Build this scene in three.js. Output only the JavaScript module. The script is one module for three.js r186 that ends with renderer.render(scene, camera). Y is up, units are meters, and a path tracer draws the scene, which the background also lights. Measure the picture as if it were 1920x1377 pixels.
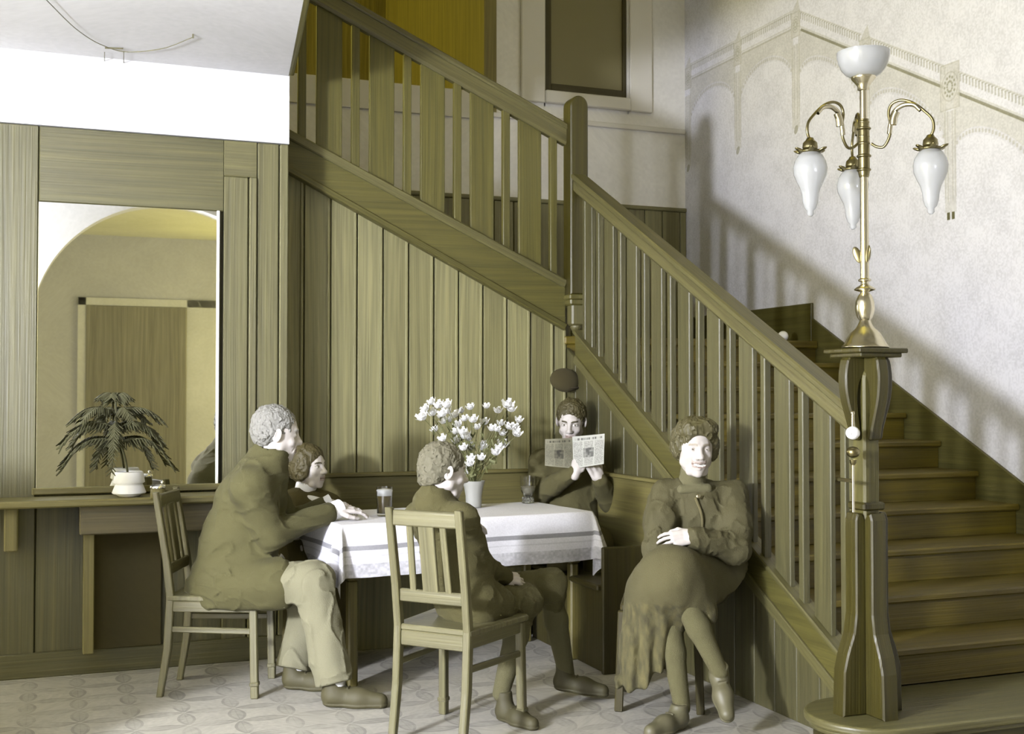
import * as THREE from 'three';
import { mergeGeometries, mergeVertices, toCreasedNormals } from 'three/addons/utils/BufferGeometryUtils.js';
import { RectAreaLightUniformsLib } from 'three/addons/lights/RectAreaLightUniformsLib.js';

// ---------------------------------------------------------------- camera, light, exposure
const scene = new THREE.Scene();
const renderer = new THREE.WebGLRenderer({ antialias: true });
renderer.toneMapping = THREE.LinearToneMapping;
renderer.toneMappingExposure = 1.0;
renderer.shadowMap.enabled = true;
RectAreaLightUniformsLib.init();

const camera = new THREE.PerspectiveCamera(2 * Math.atan(688.5 / 2200) * 180 / Math.PI, 1920 / 1377, 0.05, 60);
const YAW = THREE.MathUtils.degToRad(21.24), PITCH = Math.atan(51.5 / 2200);
camera.position.set(0, 1.37, 0);
camera.lookAt(Math.sin(YAW) * Math.cos(PITCH), 1.37 + Math.sin(PITCH), -Math.cos(YAW) * Math.cos(PITCH));
scene.add(camera);
scene.background = new THREE.Color(0.35, 0.33, 0.16);

// the photographer's flash lamp (its fitting is built in flashLamp below)
const FLASH = { at: [-2.55, 1.98, -1.78], radius: 0.18, color: [0.90, 0.92, 1.02], candela: 156 };
// warm fill light from added, unseen windows behind the arch and in the hall
const FILL = { color: [1.0, 0.87, 0.17], back: 7.6, room: 7.4, side: 6.2, top: 1.2, hall: 11 };

// ---------------------------------------------------------------- helpers
function rng(seed) { let a = seed >>> 0; return () => { a = (a + 0x6D2B79F5) | 0; let t = Math.imul(a ^ (a >>> 15), 1 | a); t = (t + Math.imul(t ^ (t >>> 7), 61 | t)) ^ t; return ((t ^ (t >>> 14)) >>> 0) / 4294967296; }; }
const R0 = rng(7);
const lerp = (a, b, t) => a + (b - a) * t, clamp = (x, a, b) => Math.min(b, Math.max(a, x));
const V = (x, y, z) => (Array.isArray(x) ? new THREE.Vector3(...x) : new THREE.Vector3(x, y, z));
const names = {};
function numbered(n) { const k = names[n] = (names[n] ?? -1) + 1; return k ? `${n}_${String(k).padStart(3, '0')}` : n; }
function tag(o, label, category, group) { o.userData.label = label; o.userData.category = category; if (group) o.userData.group = group; return o; }
function thing(name, label, category, pos = [0, 0, 0], turn = 0, group) {
  const g = new THREE.Group(); g.name = numbered(name); g.position.set(...pos); g.rotation.y = turn; scene.add(g);
  return tag(g, label, category, group);
}
function part(name, geos, mat, parent, label) {
  const geo = Array.isArray(geos) ? (geos.length > 1 ? merge(geos) : geos[0]) : geos;
  const m = new THREE.Mesh(geo, mat); m.name = parent === scene ? numbered(name) : name; m.castShadow = m.receiveShadow = true; parent.add(m);
  if (label) m.userData.label = label;
  return m;
}
function struct(name, geos, mat, parent = scene) { const m = part(name, geos, mat, parent); m.userData.kind = 'structure'; return m; }
function structGroup(name) { const g = new THREE.Group(); g.name = numbered(name); g.userData.kind = 'structure'; scene.add(g); return g; }
function merge(list) {
  const norm = list.map((g) => { g = g.index ? g.toNonIndexed() : g.clone(); for (const k of Object.keys(g.attributes)) if (!['position', 'normal', 'uv', 'color'].includes(k)) g.deleteAttribute(k);
    if (!g.attributes.uv) g.setAttribute('uv', new THREE.BufferAttribute(new Float32Array(g.attributes.position.count * 2), 2)); return g; });
  const col = norm.some((g) => g.attributes.color);
  if (col) for (const g of norm) if (!g.attributes.color) g.setAttribute('color', new THREE.BufferAttribute(new Float32Array(g.attributes.position.count * 3).fill(1), 3));
  for (const g of norm) g.clearGroups();
  return mergeGeometries(norm);
}
// uv in metres from position, by the way each triangle faces; v runs along `grain`
function metreUV(geo, grain = 1, off = [0, 0]) {
  const g = geo.index ? geo.toNonIndexed() : geo, p = g.attributes.position, uv = new Float32Array(p.count * 2), a = V(0, 0, 0), b = V(0, 0, 0), c = V(0, 0, 0);
  for (let i = 0; i < p.count; i += 3) {
    a.fromBufferAttribute(p, i); b.fromBufferAttribute(p, i + 1); c.fromBufferAttribute(p, i + 2);
    const n = b.clone().sub(a).cross(c.clone().sub(a)), k = [Math.abs(n.x), Math.abs(n.y), Math.abs(n.z)], ax = k.indexOf(Math.max(...k)), rest = [0, 1, 2].filter((q) => q !== ax);
    const vAx = rest.includes(grain) ? grain : rest[1], uAx = rest.find((q) => q !== vAx);
    [a, b, c].forEach((q, j) => { uv[(i + j) * 2] = q.getComponent(uAx) + off[0]; uv[(i + j) * 2 + 1] = q.getComponent(vAx) + off[1]; });
  }
  g.setAttribute('uv', new THREE.BufferAttribute(uv, 2));
  return g;
}
// box with chamfered edges, from min corner to max corner
function cbox(x0, y0, z0, x1, y1, z1, ch = 0.004, grain = 1) {
  const w = (x1 - x0) / 2, h = (y1 - y0) / 2, d = (z1 - z0) / 2; ch = Math.min(ch, w * .45, h * .45, d * .45);
  const cx = (x0 + x1) / 2, cy = (y0 + y1) / 2, cz = (z0 + z1) / 2, pos = [];
  const P = (sx, sy, sz, ax) => [sx * (w - (ax === 0 ? 0 : ch)), sy * (h - (ax === 1 ? 0 : ch)), sz * (d - (ax === 2 ? 0 : ch))];
  const tri = (a, b, c) => { const n = [(b[1] - a[1]) * (c[2] - a[2]) - (b[2] - a[2]) * (c[1] - a[1]), (b[2] - a[2]) * (c[0] - a[0]) - (b[0] - a[0]) * (c[2] - a[2]), (b[0] - a[0]) * (c[1] - a[1]) - (b[1] - a[1]) * (c[0] - a[0])];
    const m = [a[0] + b[0] + c[0], a[1] + b[1] + c[1], a[2] + b[2] + c[2]]; const out = n[0] * m[0] + n[1] * m[1] + n[2] * m[2] >= 0; for (const q of out ? [a, b, c] : [a, c, b]) pos.push(q[0] + cx, q[1] + cy, q[2] + cz); };
  const quad = (a, b, c, e) => { tri(a, b, c); tri(a, c, e); };
  for (const s of [-1, 1]) {
    quad(P(s, -1, -1, 0), P(s, 1, -1, 0), P(s, 1, 1, 0), P(s, -1, 1, 0)); quad(P(-1, s, -1, 1), P(1, s, -1, 1), P(1, s, 1, 1), P(-1, s, 1, 1)); quad(P(-1, -1, s, 2), P(1, -1, s, 2), P(1, 1, s, 2), P(-1, 1, s, 2));
    for (const t of [-1, 1]) {
      quad(P(-1, s, t, 1), P(1, s, t, 1), P(1, s, t, 2), P(-1, s, t, 2)); quad(P(s, -1, t, 0), P(s, 1, t, 0), P(s, 1, t, 2), P(s, -1, t, 2)); quad(P(s, t, -1, 0), P(s, t, 1, 0), P(s, t, 1, 1), P(s, t, -1, 1));
      for (const q of [-1, 1]) tri(P(s, t, q, 0), P(s, t, q, 1), P(s, t, q, 2));
    }
  }
  const g = new THREE.BufferGeometry(); g.setAttribute('position', new THREE.Float32BufferAttribute(pos, 3)); g.computeVertexNormals();
  return metreUV(g, grain, [R0() * 3, R0() * 3]);
}
const boxc = (cx, cy, cz, w, h, d, ch, grain) => cbox(cx - w / 2, cy - h / 2, cz - d / 2, cx + w / 2, cy + h / 2, cz + d / 2, ch, grain);
// a bar of rectangular section between two points (section w along `side`, h across)
function bar(a, b, w, h, side = [0, 0, 1], ch = 0.004) {
  a = V(a); b = V(b); const y = b.clone().sub(a), L = y.length(); y.normalize();
  let x = V(side); const z = x.clone().cross(y).normalize(); x = y.clone().cross(z).normalize();
  const g = cbox(-w / 2, 0, -h / 2, w / 2, L, h / 2, ch, 1);
  return g.applyMatrix4(new THREE.Matrix4().makeBasis(x, y, z).setPosition(a));
}
// prism: a 2-D outline in the plane (u axis, y) pushed along the third axis
function prism(pts, depth, axis, at, bevel = 0.004, grain = 1) {
  const s = new THREE.Shape(); pts.forEach(([x, y], i) => (i ? s.lineTo(x, y) : s.moveTo(x, y))); s.closePath();
  const g = new THREE.ExtrudeGeometry(s, { depth: depth - 2 * bevel, bevelEnabled: bevel > 0, bevelThickness: bevel, bevelSize: bevel, bevelOffset: -bevel, bevelSegments: 1, curveSegments: 12 });
  g.translate(0, 0, bevel);
  if (axis === 'x') g.applyMatrix4(new THREE.Matrix4().set(0, 0, 1, at, 0, 1, 0, 0, -1, 0, 0, 0, 0, 0, 0, 1)); // outline x -> -z ; depth -> +x
  else if (axis === 'z') g.translate(0, 0, at);
  return metreUV(g, grain, [R0() * 3, R0() * 3]);
}
const zx = (pts) => pts.map(([z, y]) => [-z, y]);             // outline given in (z, y) for prism(axis x)
function lathe(pts, seg = 32, at = [0, 0, 0]) { const g = new THREE.LatheGeometry(pts.map(([r, y]) => new THREE.Vector2(r, y)), seg); g.translate(...at); return g; }
function tube(pts, r, seg = 40, rad = 8, closed = false) { return new THREE.TubeGeometry(new THREE.CatmullRomCurve3(pts.map((p) => V(p)), closed, 'centripetal'), seg, r, rad, closed); }
function rod(a, b, r0, r1 = r0, seg = 12) { a = V(a); b = V(b); const d = b.clone().sub(a), g = new THREE.CylinderGeometry(r1, r0, d.length(), seg); g.translate(0, d.length() / 2, 0); g.applyQuaternion(new THREE.Quaternion().setFromUnitVectors(V(0, 1, 0), d.normalize())); return g.translate(a.x, a.y, a.z); }
function ball(at, r, sx = 1, sy = 1, sz = 1, w = 20, h = 14) { const g = new THREE.SphereGeometry(r, w, h); g.scale(sx, sy, sz); return g.translate(...at); }

// noise
const PERM = (() => { const r = rng(99), p = Array.from({ length: 256 }, (_, i) => i); for (let i = 255; i > 0; i--) { const j = Math.floor(r() * (i + 1)); [p[i], p[j]] = [p[j], p[i]]; } return Uint8Array.from([...p, ...p]); })();
function noise3(x, y, z) {
  const X = Math.floor(x), Y = Math.floor(y), Z = Math.floor(z); x -= X; y -= Y; z -= Z;
  const f = (t) => t * t * (3 - 2 * t), u = f(x), v = f(y), w = f(z), h = (i, j, k) => PERM[PERM[PERM[(X + i) & 255] + ((Y + j) & 255)] + ((Z + k) & 255)] / 255 * 2 - 1;
  return lerp(lerp(lerp(h(0, 0, 0), h(1, 0, 0), u), lerp(h(0, 1, 0), h(1, 1, 0), u), v), lerp(lerp(h(0, 0, 1), h(1, 0, 1), u), lerp(h(0, 1, 1), h(1, 1, 1), u), v), w);
}
const fbm = (x, y, z, n = 3) => { let s = 0, a = 0.5; for (let i = 0; i < n; i++) { s += a * noise3(x, y, z); x *= 2.03; y *= 2.03; z *= 2.03; a *= 0.5; } return s; };
// textures: f(u, v) in 0..1 -> [r, g, b] 0..1 sRGB (or a single height)
function tex(w, h, f, { srgb = true, size = [1, 1] } = {}) {
  const d = new Uint8Array(w * h * 4);
  for (let j = 0; j < h; j++) for (let i = 0; i < w; i++) { const c = f(i / w, j / h), k = (j * w + i) * 4; for (let q = 0; q < 3; q++) d[k + q] = clamp(Math.round((c.length ? c[q] : c) * 255), 0, 255); d[k + 3] = 255; }
  const t = new THREE.DataTexture(d, w, h, THREE.RGBAFormat); t.magFilter = THREE.LinearFilter; t.minFilter = THREE.LinearFilter; t.wrapS = t.wrapT = THREE.RepeatWrapping;
  if (srgb) t.colorSpace = THREE.SRGBColorSpace; t.repeat.set(1 / size[0], 1 / size[1]); t.needsUpdate = true; return t;
}
// noise that repeats over the unit square
const tn = (u, v, fu, fv, s, n = 3) => { const a = u * 2 * Math.PI, b = v * 2 * Math.PI; return fbm(Math.cos(a) * fu / 6.283 + 31 + s, Math.sin(a) * fu / 6.283 + Math.cos(b) * fv / 6.283 + 17, Math.sin(b) * fv / 6.283 + s * 3.1, n); };

// ---------------------------------------------------------------- materials
const lin = (r, g, b) => new THREE.Color().setRGB(r, g, b);
const woodTex = tex(512, 512, (u, v) => { const g = tn(u, v, 26, 3, 1, 4) * .5 + tn(u, v, 120, 5, 5, 2) * .35 + Math.sin((u * 14 + tn(u, v, 6, 2, 9) * 2.4) * 6.283) * .06; const q = .84 + g * .34; return [q, q, q * .98]; }, { size: [.7, 2.2] });
const woodBump = tex(512, 512, (u, v) => .5 + tn(u, v, 120, 5, 5, 2) * .6 + tn(u, v, 26, 3, 1, 3) * .25, { srgb: false, size: [.7, 2.2] });
const wood = (r, g, b, rough = .5) => new THREE.MeshStandardMaterial({ color: lin(r, g, b), map: woodTex, bumpMap: woodBump, bumpScale: .0012, roughness: rough });
const plasterTex = tex(512, 512, (u, v) => { const q = .955 + tn(u, v, 5, 5, 2, 4) * .05 + tn(u, v, 90, 90, 4, 2) * .035; return [q, q, q]; }, { size: [2, 2] });
const plaster = (r, g, b, rough = .9) => new THREE.MeshStandardMaterial({ color: lin(r, g, b), map: plasterTex, roughness: rough });
const fabricBump = tex(256, 256, (u, v) => .5 + .2 * Math.sin(u * 6.283 * 40) * Math.sin(v * 6.283 * 40) + tn(u, v, 60, 60, 3, 2) * .5, { srgb: false, size: [.12, .12] });
const cloth = (r, g, b, extra = {}) => new THREE.MeshStandardMaterial({ color: lin(r, g, b), roughness: .92, bumpMap: fabricBump, bumpScale: .0015, ...extra });
const M = {
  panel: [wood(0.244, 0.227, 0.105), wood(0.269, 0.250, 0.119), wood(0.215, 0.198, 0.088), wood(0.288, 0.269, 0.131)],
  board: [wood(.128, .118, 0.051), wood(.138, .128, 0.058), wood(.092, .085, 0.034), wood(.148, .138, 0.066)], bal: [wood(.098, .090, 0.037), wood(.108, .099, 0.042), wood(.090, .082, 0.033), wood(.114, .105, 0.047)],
  stair: wood(.112, .100, .026, .42), stairLight: wood(.130, .118, 0.045, .45), rail: wood(.130, .117, 0.047, .38), newel: wood(.050, .042, .005, .42), tread: wood(.140, .104, .004, .55),
  chair: wood(.150, .138, 0.069, .42), settle: wood(.170, .148, .050, .55), settleShade: wood(.050, .040, .004, .6), table: wood(.16, .135, 0.039, .45),  // second settle wood is darker: shade of the return put into its colour
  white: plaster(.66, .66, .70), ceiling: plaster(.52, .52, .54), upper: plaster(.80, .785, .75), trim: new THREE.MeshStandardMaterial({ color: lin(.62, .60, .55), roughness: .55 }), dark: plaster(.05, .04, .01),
  brass: new THREE.MeshStandardMaterial({ color: lin(.62, .57, .42), metalness: 1, roughness: .24 }), brassDark: new THREE.MeshStandardMaterial({ color: lin(.23, .20, .10), metalness: 1, roughness: .32 }),
  opal: new THREE.MeshPhysicalMaterial({ color: lin(.66, .67, .68), roughness: .2, transmission: .6, thickness: 0, clearcoat: .5 }),
  porcelain: new THREE.MeshPhysicalMaterial({ color: lin(.82, .82, .83), roughness: .15, clearcoat: .6 }),
  glass: new THREE.MeshPhysicalMaterial({ color: lin(.96, .97, .97), roughness: .03, transmission: 1, thickness: .004, ior: 1.5 }),
  mirror: new THREE.MeshStandardMaterial({ color: lin(.78, .78, .72), metalness: 1, roughness: .015 }),
  silver: new THREE.MeshStandardMaterial({ color: lin(.85, .85, .85), metalness: 1, roughness: .18 }),
};

// ---------------------------------------------------------------- the room
const SX = 2.92, SZ = -6.5, XR = 4.74, ZB = -8.32, LZ = -6.16, ZA = -1.5, CEIL = 3.05, LAND = 1.725, UPF = 3.6, TOP = 5.9;
// floor: pale linoleum printed with interlaced leaves
const floorTex = tex(1024, 1024, (u, v) => {
  let d = 0; const n = 5;
  for (const [ou, ov, rot] of [[0, 0, 0], [.5, .5, 1]]) {
    const x = ((u * n + ou) % 1) - .5, y = ((v * n + ov) % 1) - .5, [a, b] = rot ? [x, y] : [y, x];
    const leaf = Math.abs(b) - .15 * (1 - (a / .46) ** 2), vein = Math.abs(Math.abs(b) - .15 * (1 - (a / .46) ** 2));
    if (leaf < 0) d = Math.max(d, .5 + .3 * (Math.abs(b) < .012 ? 1 : 0)); if (vein < .03 && Math.abs(a) < .46) d = 1;
  }
  const w = tn(u, v, 8, 8, 12, 4), s = tn(u, v, 70, 70, 15, 2); d = clamp(d * (.6 + w * 1.9), 0, 1);
  const q = .90 - d * .17 + s * .08 + w * .05; return [q, q * .985, q * .93];
}, { size: [1.05, 1.05] });
{
  const g = metreUV(new THREE.BoxGeometry(12, .2, 12.6).translate(.6, -.1, -2.1), 2);
  struct('floor', g, new THREE.MeshStandardMaterial({ color: lin(.47, .465, .45), map: floorTex, roughness: .55 }));
}
// ceiling of the low part of the hall; its free edge runs beside the open stairwell
{
  const s = new THREE.Shape([[-4.2, -6.3], [1.15, -6.3], [1.130, -6.16], [.973, -4.975], [.51, -1.48], [-4.2, -1.48]].map(([x, z]) => new THREE.Vector2(x, -z)));
  const g = new THREE.ExtrudeGeometry(s, { depth: .3, bevelEnabled: false }).rotateX(-Math.PI / 2).translate(0, CEIL, 0);
  struct('ceiling', metreUV(g), M.ceiling);
  struct('ceiling', metreUV(new THREE.BoxGeometry(6.8, .2, 13.2).translate(2.2, TOP + .1, -5.3)), M.white);
  struct('ceiling', metreUV(new THREE.BoxGeometry(9.6, .2, 5.2).translate(.3, 3.5, 1.2)), M.white);
  struct('trim_1', bar([1.142, CEIL + .06, -6.15], [.525, CEIL + .06, -1.50], .12, .03, [0, 1, 0]), M.stair);
}
// left wall with the mirror: plaster frieze above, boards below
{
  const w = structGroup('wall_left');
  part('plaster_frieze', metreUV(new THREE.BoxGeometry(5.3, CEIL - 2.69, .14).translate(-1.515, (CEIL + 2.69) / 2, LZ - .07)), M.ceiling, w);
  part('wall_core', metreUV(new THREE.BoxGeometry(5.29, 2.69, .1).translate(-1.52, 1.345, LZ - .09)), M.board[2], w);
  // one broad board over the mirror and its neighbours down the sides, in darker wood that paints in shade
  const bs = [[-4.1, -2.6], [-2.6, -1.3], [-1.3, -.085]];
  for (const [a, b] of bs) part('board', cbox(a, .0, LZ - .04, b - .004, 2.685, LZ, .004), M.board[2], w);
  part('board', cbox(-.085, 2.315, LZ - .04, .80, 2.685, LZ, .004, 0), M.board[2], w);
  part('board', cbox(-.085, 0, LZ - .04, .80, .86, LZ - .005, .004), M.board[2], w);
  const js = [[.80, .925], [.929, .968], [.972, 1.083], [1.087, 1.132]];
  js.forEach(([a, b], i) => part('board', cbox(a, 0, LZ - .04, b, i > 1 ? 2.685 : 2.50, LZ + (i === 1 ? .012 : i === 3 ? .006 : 0), .006), M.board[[1, 3, 1, 3][i]], w));
  part('board', cbox(.80, 2.50, LZ - .04, .968, 2.685, LZ, .003, 0), M.board[0], w);
  part('return_board', cbox(1.035, 0, SZ - .02, 1.132, 2.685, LZ - .041, .004), M.panel[3], w);  // paler wood here lifts the shaded strip by colour
  part('skirting_board', cbox(-4.1, 0, LZ - .001, 1.132, .12, LZ + .018, .006, 0), M.board[2], w);
  struct('wall_left_upper', metreUV(new THREE.BoxGeometry(5.3, 2.9, .15).translate(-1.55, 4.45, -6.34)), M.upper);
}
// boarded wall under the upper flight
{
  const w = structGroup('wall_centre');
  part('wall_core', metreUV(new THREE.BoxGeometry(1.95, 1.9, .04).translate(1.97, .95, SZ - .12)), M.settle, w);
  const edges = []; for (let x = 1.14; x < 2.88; x += .1525) edges.push(x);
  edges.forEach((x, i) => {
    const x1 = Math.min(x + .1525, 2.90), topAt = (q) => 1.757 + (2.873 - q) * .5 + .1;
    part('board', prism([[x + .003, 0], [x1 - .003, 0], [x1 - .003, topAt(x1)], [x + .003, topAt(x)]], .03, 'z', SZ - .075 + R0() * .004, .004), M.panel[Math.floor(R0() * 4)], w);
    part('batten', prism([[x1 - .024, 0], [x1 - .006, 0], [x1 - .006, topAt(x1) - .02], [x1 - .024, topAt(x1 - .02) - .02]], .014, 'z', SZ - .047, .005), M.panel[3], w);
  });
}
// landing wall
{
  const w = structGroup('wall_back');
  const wm = M.upper;
  part('plaster', [metreUV(new THREE.BoxGeometry(6.4, UPF, .16).translate(1.6, UPF / 2, ZB - .08)), metreUV(new THREE.BoxGeometry(.49, TOP - UPF, .16).translate(3.265, (UPF + TOP) / 2, ZB - .08)), metreUV(new THREE.BoxGeometry(.72, TOP - UPF, .16).translate(4.58, (UPF + TOP) / 2, ZB - .08)),
    metreUV(new THREE.BoxGeometry(.73, 3.72 - UPF, .16).translate(3.865, (UPF + 3.72) / 2, ZB - .08)), metreUV(new THREE.BoxGeometry(.73, TOP - 5.3, .16).translate(3.865, (5.3 + TOP) / 2, ZB - .08))], wm, w);
  for (let i = 0, x = -1.4; x < 4.72; x += .16, i++) part('board', cbox(x + .003, 0, ZB - .001, Math.min(x + .157, 4.735), 2.84, ZB + .022, .004), M.panel[[0, 2, 0, 2][i % 4]], w);
  part('dado_cap', cbox(-1.4, 2.84, ZB - .001, 4.735, 2.872, ZB + .035, .006, 0), M.panel[0], w);
  part('picture_rail', cbox(3.02, 3.475, ZB - .001, 4.735, 3.515, ZB + .022, .006, 0), M.trim, w);
  part('floor_edge', cbox(-1.4, 3.45, ZB - .001, 3.02, 3.66, ZB + .02, .004, 0), M.trim, w);
  part('corner_trim', cbox(3.02, 3.66, ZB - .17, 3.10, TOP, ZB + .012, .004), M.upper, w);
  // the dark upper hall behind the opening
  struct('wall_upper', [metreUV(new THREE.BoxGeometry(6, 3, .1).translate(0, 5.0, -11.2)), metreUV(new THREE.BoxGeometry(.1, 3, 3).translate(3.05, 5, -9.8)), metreUV(new THREE.BoxGeometry(6, .1, 2.7).translate(0, 3.55, -9.86))], wood(.26, .22, .07));
  struct('wall_upper', metreUV(new THREE.BoxGeometry(.1, 6, 5).translate(-1.45, 3, -8.8)), M.upper);
  // window beside the opening
  const win = structGroup('window_1');
  const c = [3.50, 4.23, 3.72, 5.3];
  for (const [a, b, e, f] of [[c[0] - .20, c[0], c[2] - .10, c[3] + .15], [c[1], c[1] + .20, c[2] - .10, c[3] + .15]]) part('window_casing', cbox(a, e, ZB - .002, b, f, ZB + .03, .008), M.trim, win);
  part('window_casing', cbox(c[0], c[3], ZB - .002, c[1], c[3] + .15, ZB + .03, .008, 0), M.trim, win); part('window_sill', cbox(c[0] - .0, c[2] - .10, ZB - .002, c[1], c[2], ZB + .045, .008, 0), M.trim, win);
  const dk = wood(.06, .048, .012);
  part('sash', [cbox(c[0], c[2], ZB - .07, c[0] + .07, c[3], ZB - .02), cbox(c[1] - .035, c[2], ZB - .07, c[1], c[3], ZB - .02), cbox(c[0] + .07, c[2], ZB - .07, c[1] - .035, c[2] + .07, ZB - .02, .004, 0), cbox(c[0] + .07, c[3] - .07, ZB - .07, c[1] - .035, c[3], ZB - .02, .004, 0)], dk, win);
  part('window_pane', cbox(c[0] + .06, c[2] + .06, ZB - .055, c[1] - .03, c[3] - .06, ZB - .05, .001), new THREE.MeshStandardMaterial({ color: lin(.19, .17, .085), roughness: .3 }), win, 'dark glass of the upstairs window');
}
// right wall with the stencilled border that follows the stairs
{
  const Wd = 2048, Hd = 1678, W = 7.2, H = 5.9, y0 = 0, z0 = ZB - .1, pxm = Wd / W;
  const cv = document.createElement('canvas'); cv.width = Wd; cv.height = Hd; const k = cv.getContext('2d');
  k.fillStyle = '#f6f6f6'; k.fillRect(0, 0, Wd, Hd);
  const X = (z) => (z - z0) * pxm, Y = (y) => Hd - (y - y0) * pxm;
  const line = (z) => z < -6.79 ? 3.905 : 3.905 - (z + 6.79) * .535;
  const posts = [-8.27, -7.53, -6.79, -6.05, -5.30, -4.55, -3.8, -3.05, -2.3];
  for (let i = 0; i + 1 < posts.length; i++) {
    const a = posts[i] + .03, b = posts[i + 1] - .03, n = 40, bz = (t) => lerp(a, b, t), arch = (t, o) => line(bz(t)) - o - .10 - .24 * (1 - Math.pow(Math.max(0, 1 - (2 * t - 1) ** 2), .5));
    k.fillStyle = 'rgba(206,203,180,0.42)'; k.beginPath(); k.moveTo(X(a), Y(line(a))); k.lineTo(X(b), Y(line(b)));
    for (let j = n; j >= 0; j--) k.lineTo(X(bz(j / n)), Y(arch(j / n, .02))); k.closePath(); k.fill();
    k.fillStyle = 'rgba(236,236,236,.95)'; k.beginPath(); for (let j = 0; j <= n; j++) k.lineTo(X(bz(j / n)), Y(arch(j / n, .012))); for (let j = n; j >= 0; j--) k.lineTo(X(bz(j / n)), Y(arch(j / n, .055))); k.closePath(); k.fill();
    k.fillStyle = 'rgba(190,186,160,0.48)'; for (let j = 1; j < 28; j++) { const t = j / 28; k.fillRect(X(bz(t)) - 2.2, Y(arch(t, .033)) - 3, 4.4, 6); }
    // key border above the line and the dark rule under it
    k.strokeStyle = 'rgba(214,212,198,0.61)'; k.lineWidth = 3; for (const o of [.018, .125]) { k.beginPath(); k.moveTo(X(a), Y(line(a) + o)); k.lineTo(X(b), Y(line(b) + o)); k.stroke(); }
    k.fillStyle = 'rgba(172,169,146,0.54)'; for (let z = a; z < b - .014; z += .024) { const y = line(z); k.beginPath(); k.moveTo(X(z), Y(y + .07)); k.lineTo(X(z + .012), Y(y + .07)); k.lineTo(X(z + .012), Y(y + .115)); k.lineTo(X(z), Y(y + .115)); k.fill(); k.fillRect(X(z), Y(y + .115), 6.5, 2); }
    if (i >= 2) { k.strokeStyle = 'rgba(104,100,60,0.61)'; k.lineWidth = 5; k.beginPath(); k.moveTo(X(a + .03), Y(line(a + .03))); k.lineTo(X(b - .02), Y(line(b - .02))); k.stroke(); } else { k.strokeStyle = 'rgba(186,183,160,0.61)'; k.lineWidth = 4; k.beginPath(); k.moveTo(X(a + .03), Y(line(a + .03))); k.lineTo(X(b - .02), Y(line(b - .02))); k.stroke(); }
  }
  posts.forEach((z, i) => {
    const y = line(z), big = i >= 4;
    k.fillStyle = 'rgba(222,220,206,0.58)'; k.fillRect(X(z - .045), Y(y - .12), .09 * pxm, .58 * pxm);
    k.strokeStyle = 'rgba(186,183,160,0.54)'; k.lineWidth = 1.6; for (const o of [-.042, -.018, .018, .042]) { k.beginPath(); k.moveTo(X(z + o), Y(y - .12)); k.lineTo(X(z + o), Y(y - .66 + Math.abs(o))); k.stroke(); }
    k.fillStyle = 'rgba(92,88,46,.95)'; if (big) for (const o of [-.030, .008]) k.fillRect(X(z + o), Y(y - .70), 6.5, 12); else { k.fillStyle = 'rgba(160,157,130,0.65)'; k.beginPath(); k.ellipse(X(z), Y(y - .71), 6, 9, .5, 0, 7); k.fill(); }
    const w = big ? .075 : .05, h = big ? .13 : .085; k.fillStyle = 'rgba(221,219,205,0.68)'; k.fillRect(X(z - w), Y(y + h + .02), 2 * w * pxm, 2 * h * pxm);
    k.strokeStyle = 'rgba(200,197,178,0.68)'; k.lineWidth = 2; k.strokeRect(X(z - w), Y(y + h + .02), 2 * w * pxm, 2 * h * pxm);
    k.fillStyle = big ? 'rgba(140,138,104,0.61)' : 'rgba(190,187,166,0.61)'; for (let j = 0; j < 12; j++) { const t = j / 12 * 6.283; k.beginPath(); k.arc(X(z) + Math.cos(t) * w * .55 * pxm, Y(y + .02) + Math.sin(t) * w * .75 * pxm, 2.2, 0, 7); k.fill(); k.beginPath(); k.arc(X(z) + Math.cos(t) * w * .28 * pxm, Y(y + .02) + Math.sin(t) * w * .4 * pxm, 2, 0, 7); k.fill(); }
    k.strokeStyle = 'rgba(196,193,172,0.61)'; k.lineWidth = 2; k.beginPath(); k.ellipse(X(z), Y(y + .02), w * .85 * pxm, w * 1.1 * pxm, 0, 0, 7); k.stroke();
    if (!big) { k.fillStyle = 'rgba(214,212,196,0.61)'; k.beginPath(); k.moveTo(X(z + .03), Y(y + .19)); k.lineTo(X(z + .05), Y(y + .10)); k.lineTo(X(z - .05), Y(y + .10)); k.lineTo(X(z - .01), Y(y + .15)); k.fill(); }
  });
  const id = k.getImageData(0, 0, Wd, Hd); // fine plaster grain under the print
  for (let j = 0; j < Hd; j++) for (let i = 0; i < Wd; i++) { const q = 1 + .05 * noise3(i * .4, j * .4, 3) + .03 * noise3(i * .03, j * .03, 5); for (let c = 0; c < 3; c++) { const a = (j * Wd + i) * 4 + c; id.data[a] = clamp(id.data[a] * q, 0, 255); } }
  k.putImageData(id, 0, 0);
  const t = new THREE.CanvasTexture(cv); t.colorSpace = THREE.SRGBColorSpace;
  const mat = new THREE.MeshStandardMaterial({ color: lin(.66, .655, .69), map: t, roughness: .9 });
  const g = new THREE.PlaneGeometry(W, H); g.rotateY(-Math.PI / 2); g.translate(XR, y0 + H / 2, z0 + W / 2);
  struct('wall_right', [g], mat);
  struct('wall_right_core', metreUV(new THREE.BoxGeometry(.2, 6.2, 11.6).translate(XR + .101, 3.0, -2.9)), M.upper);
  // skirting that rises with the stairs, then runs round the landing
  const sk = structGroup('baseboard_right');
  const n = (z) => .33 + .155 * (-3.94 - z) / .29;
  part('sloped_skirting', prism(zx([[-3.2, n(-3.2) - .5], [-6.6, n(-6.6) - .5], [-6.6, n(-6.6) + .13], [-3.2, n(-3.2) + .13]]), .022, 'x', XR - .022, .004, 2), M.stair, sk);
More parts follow.
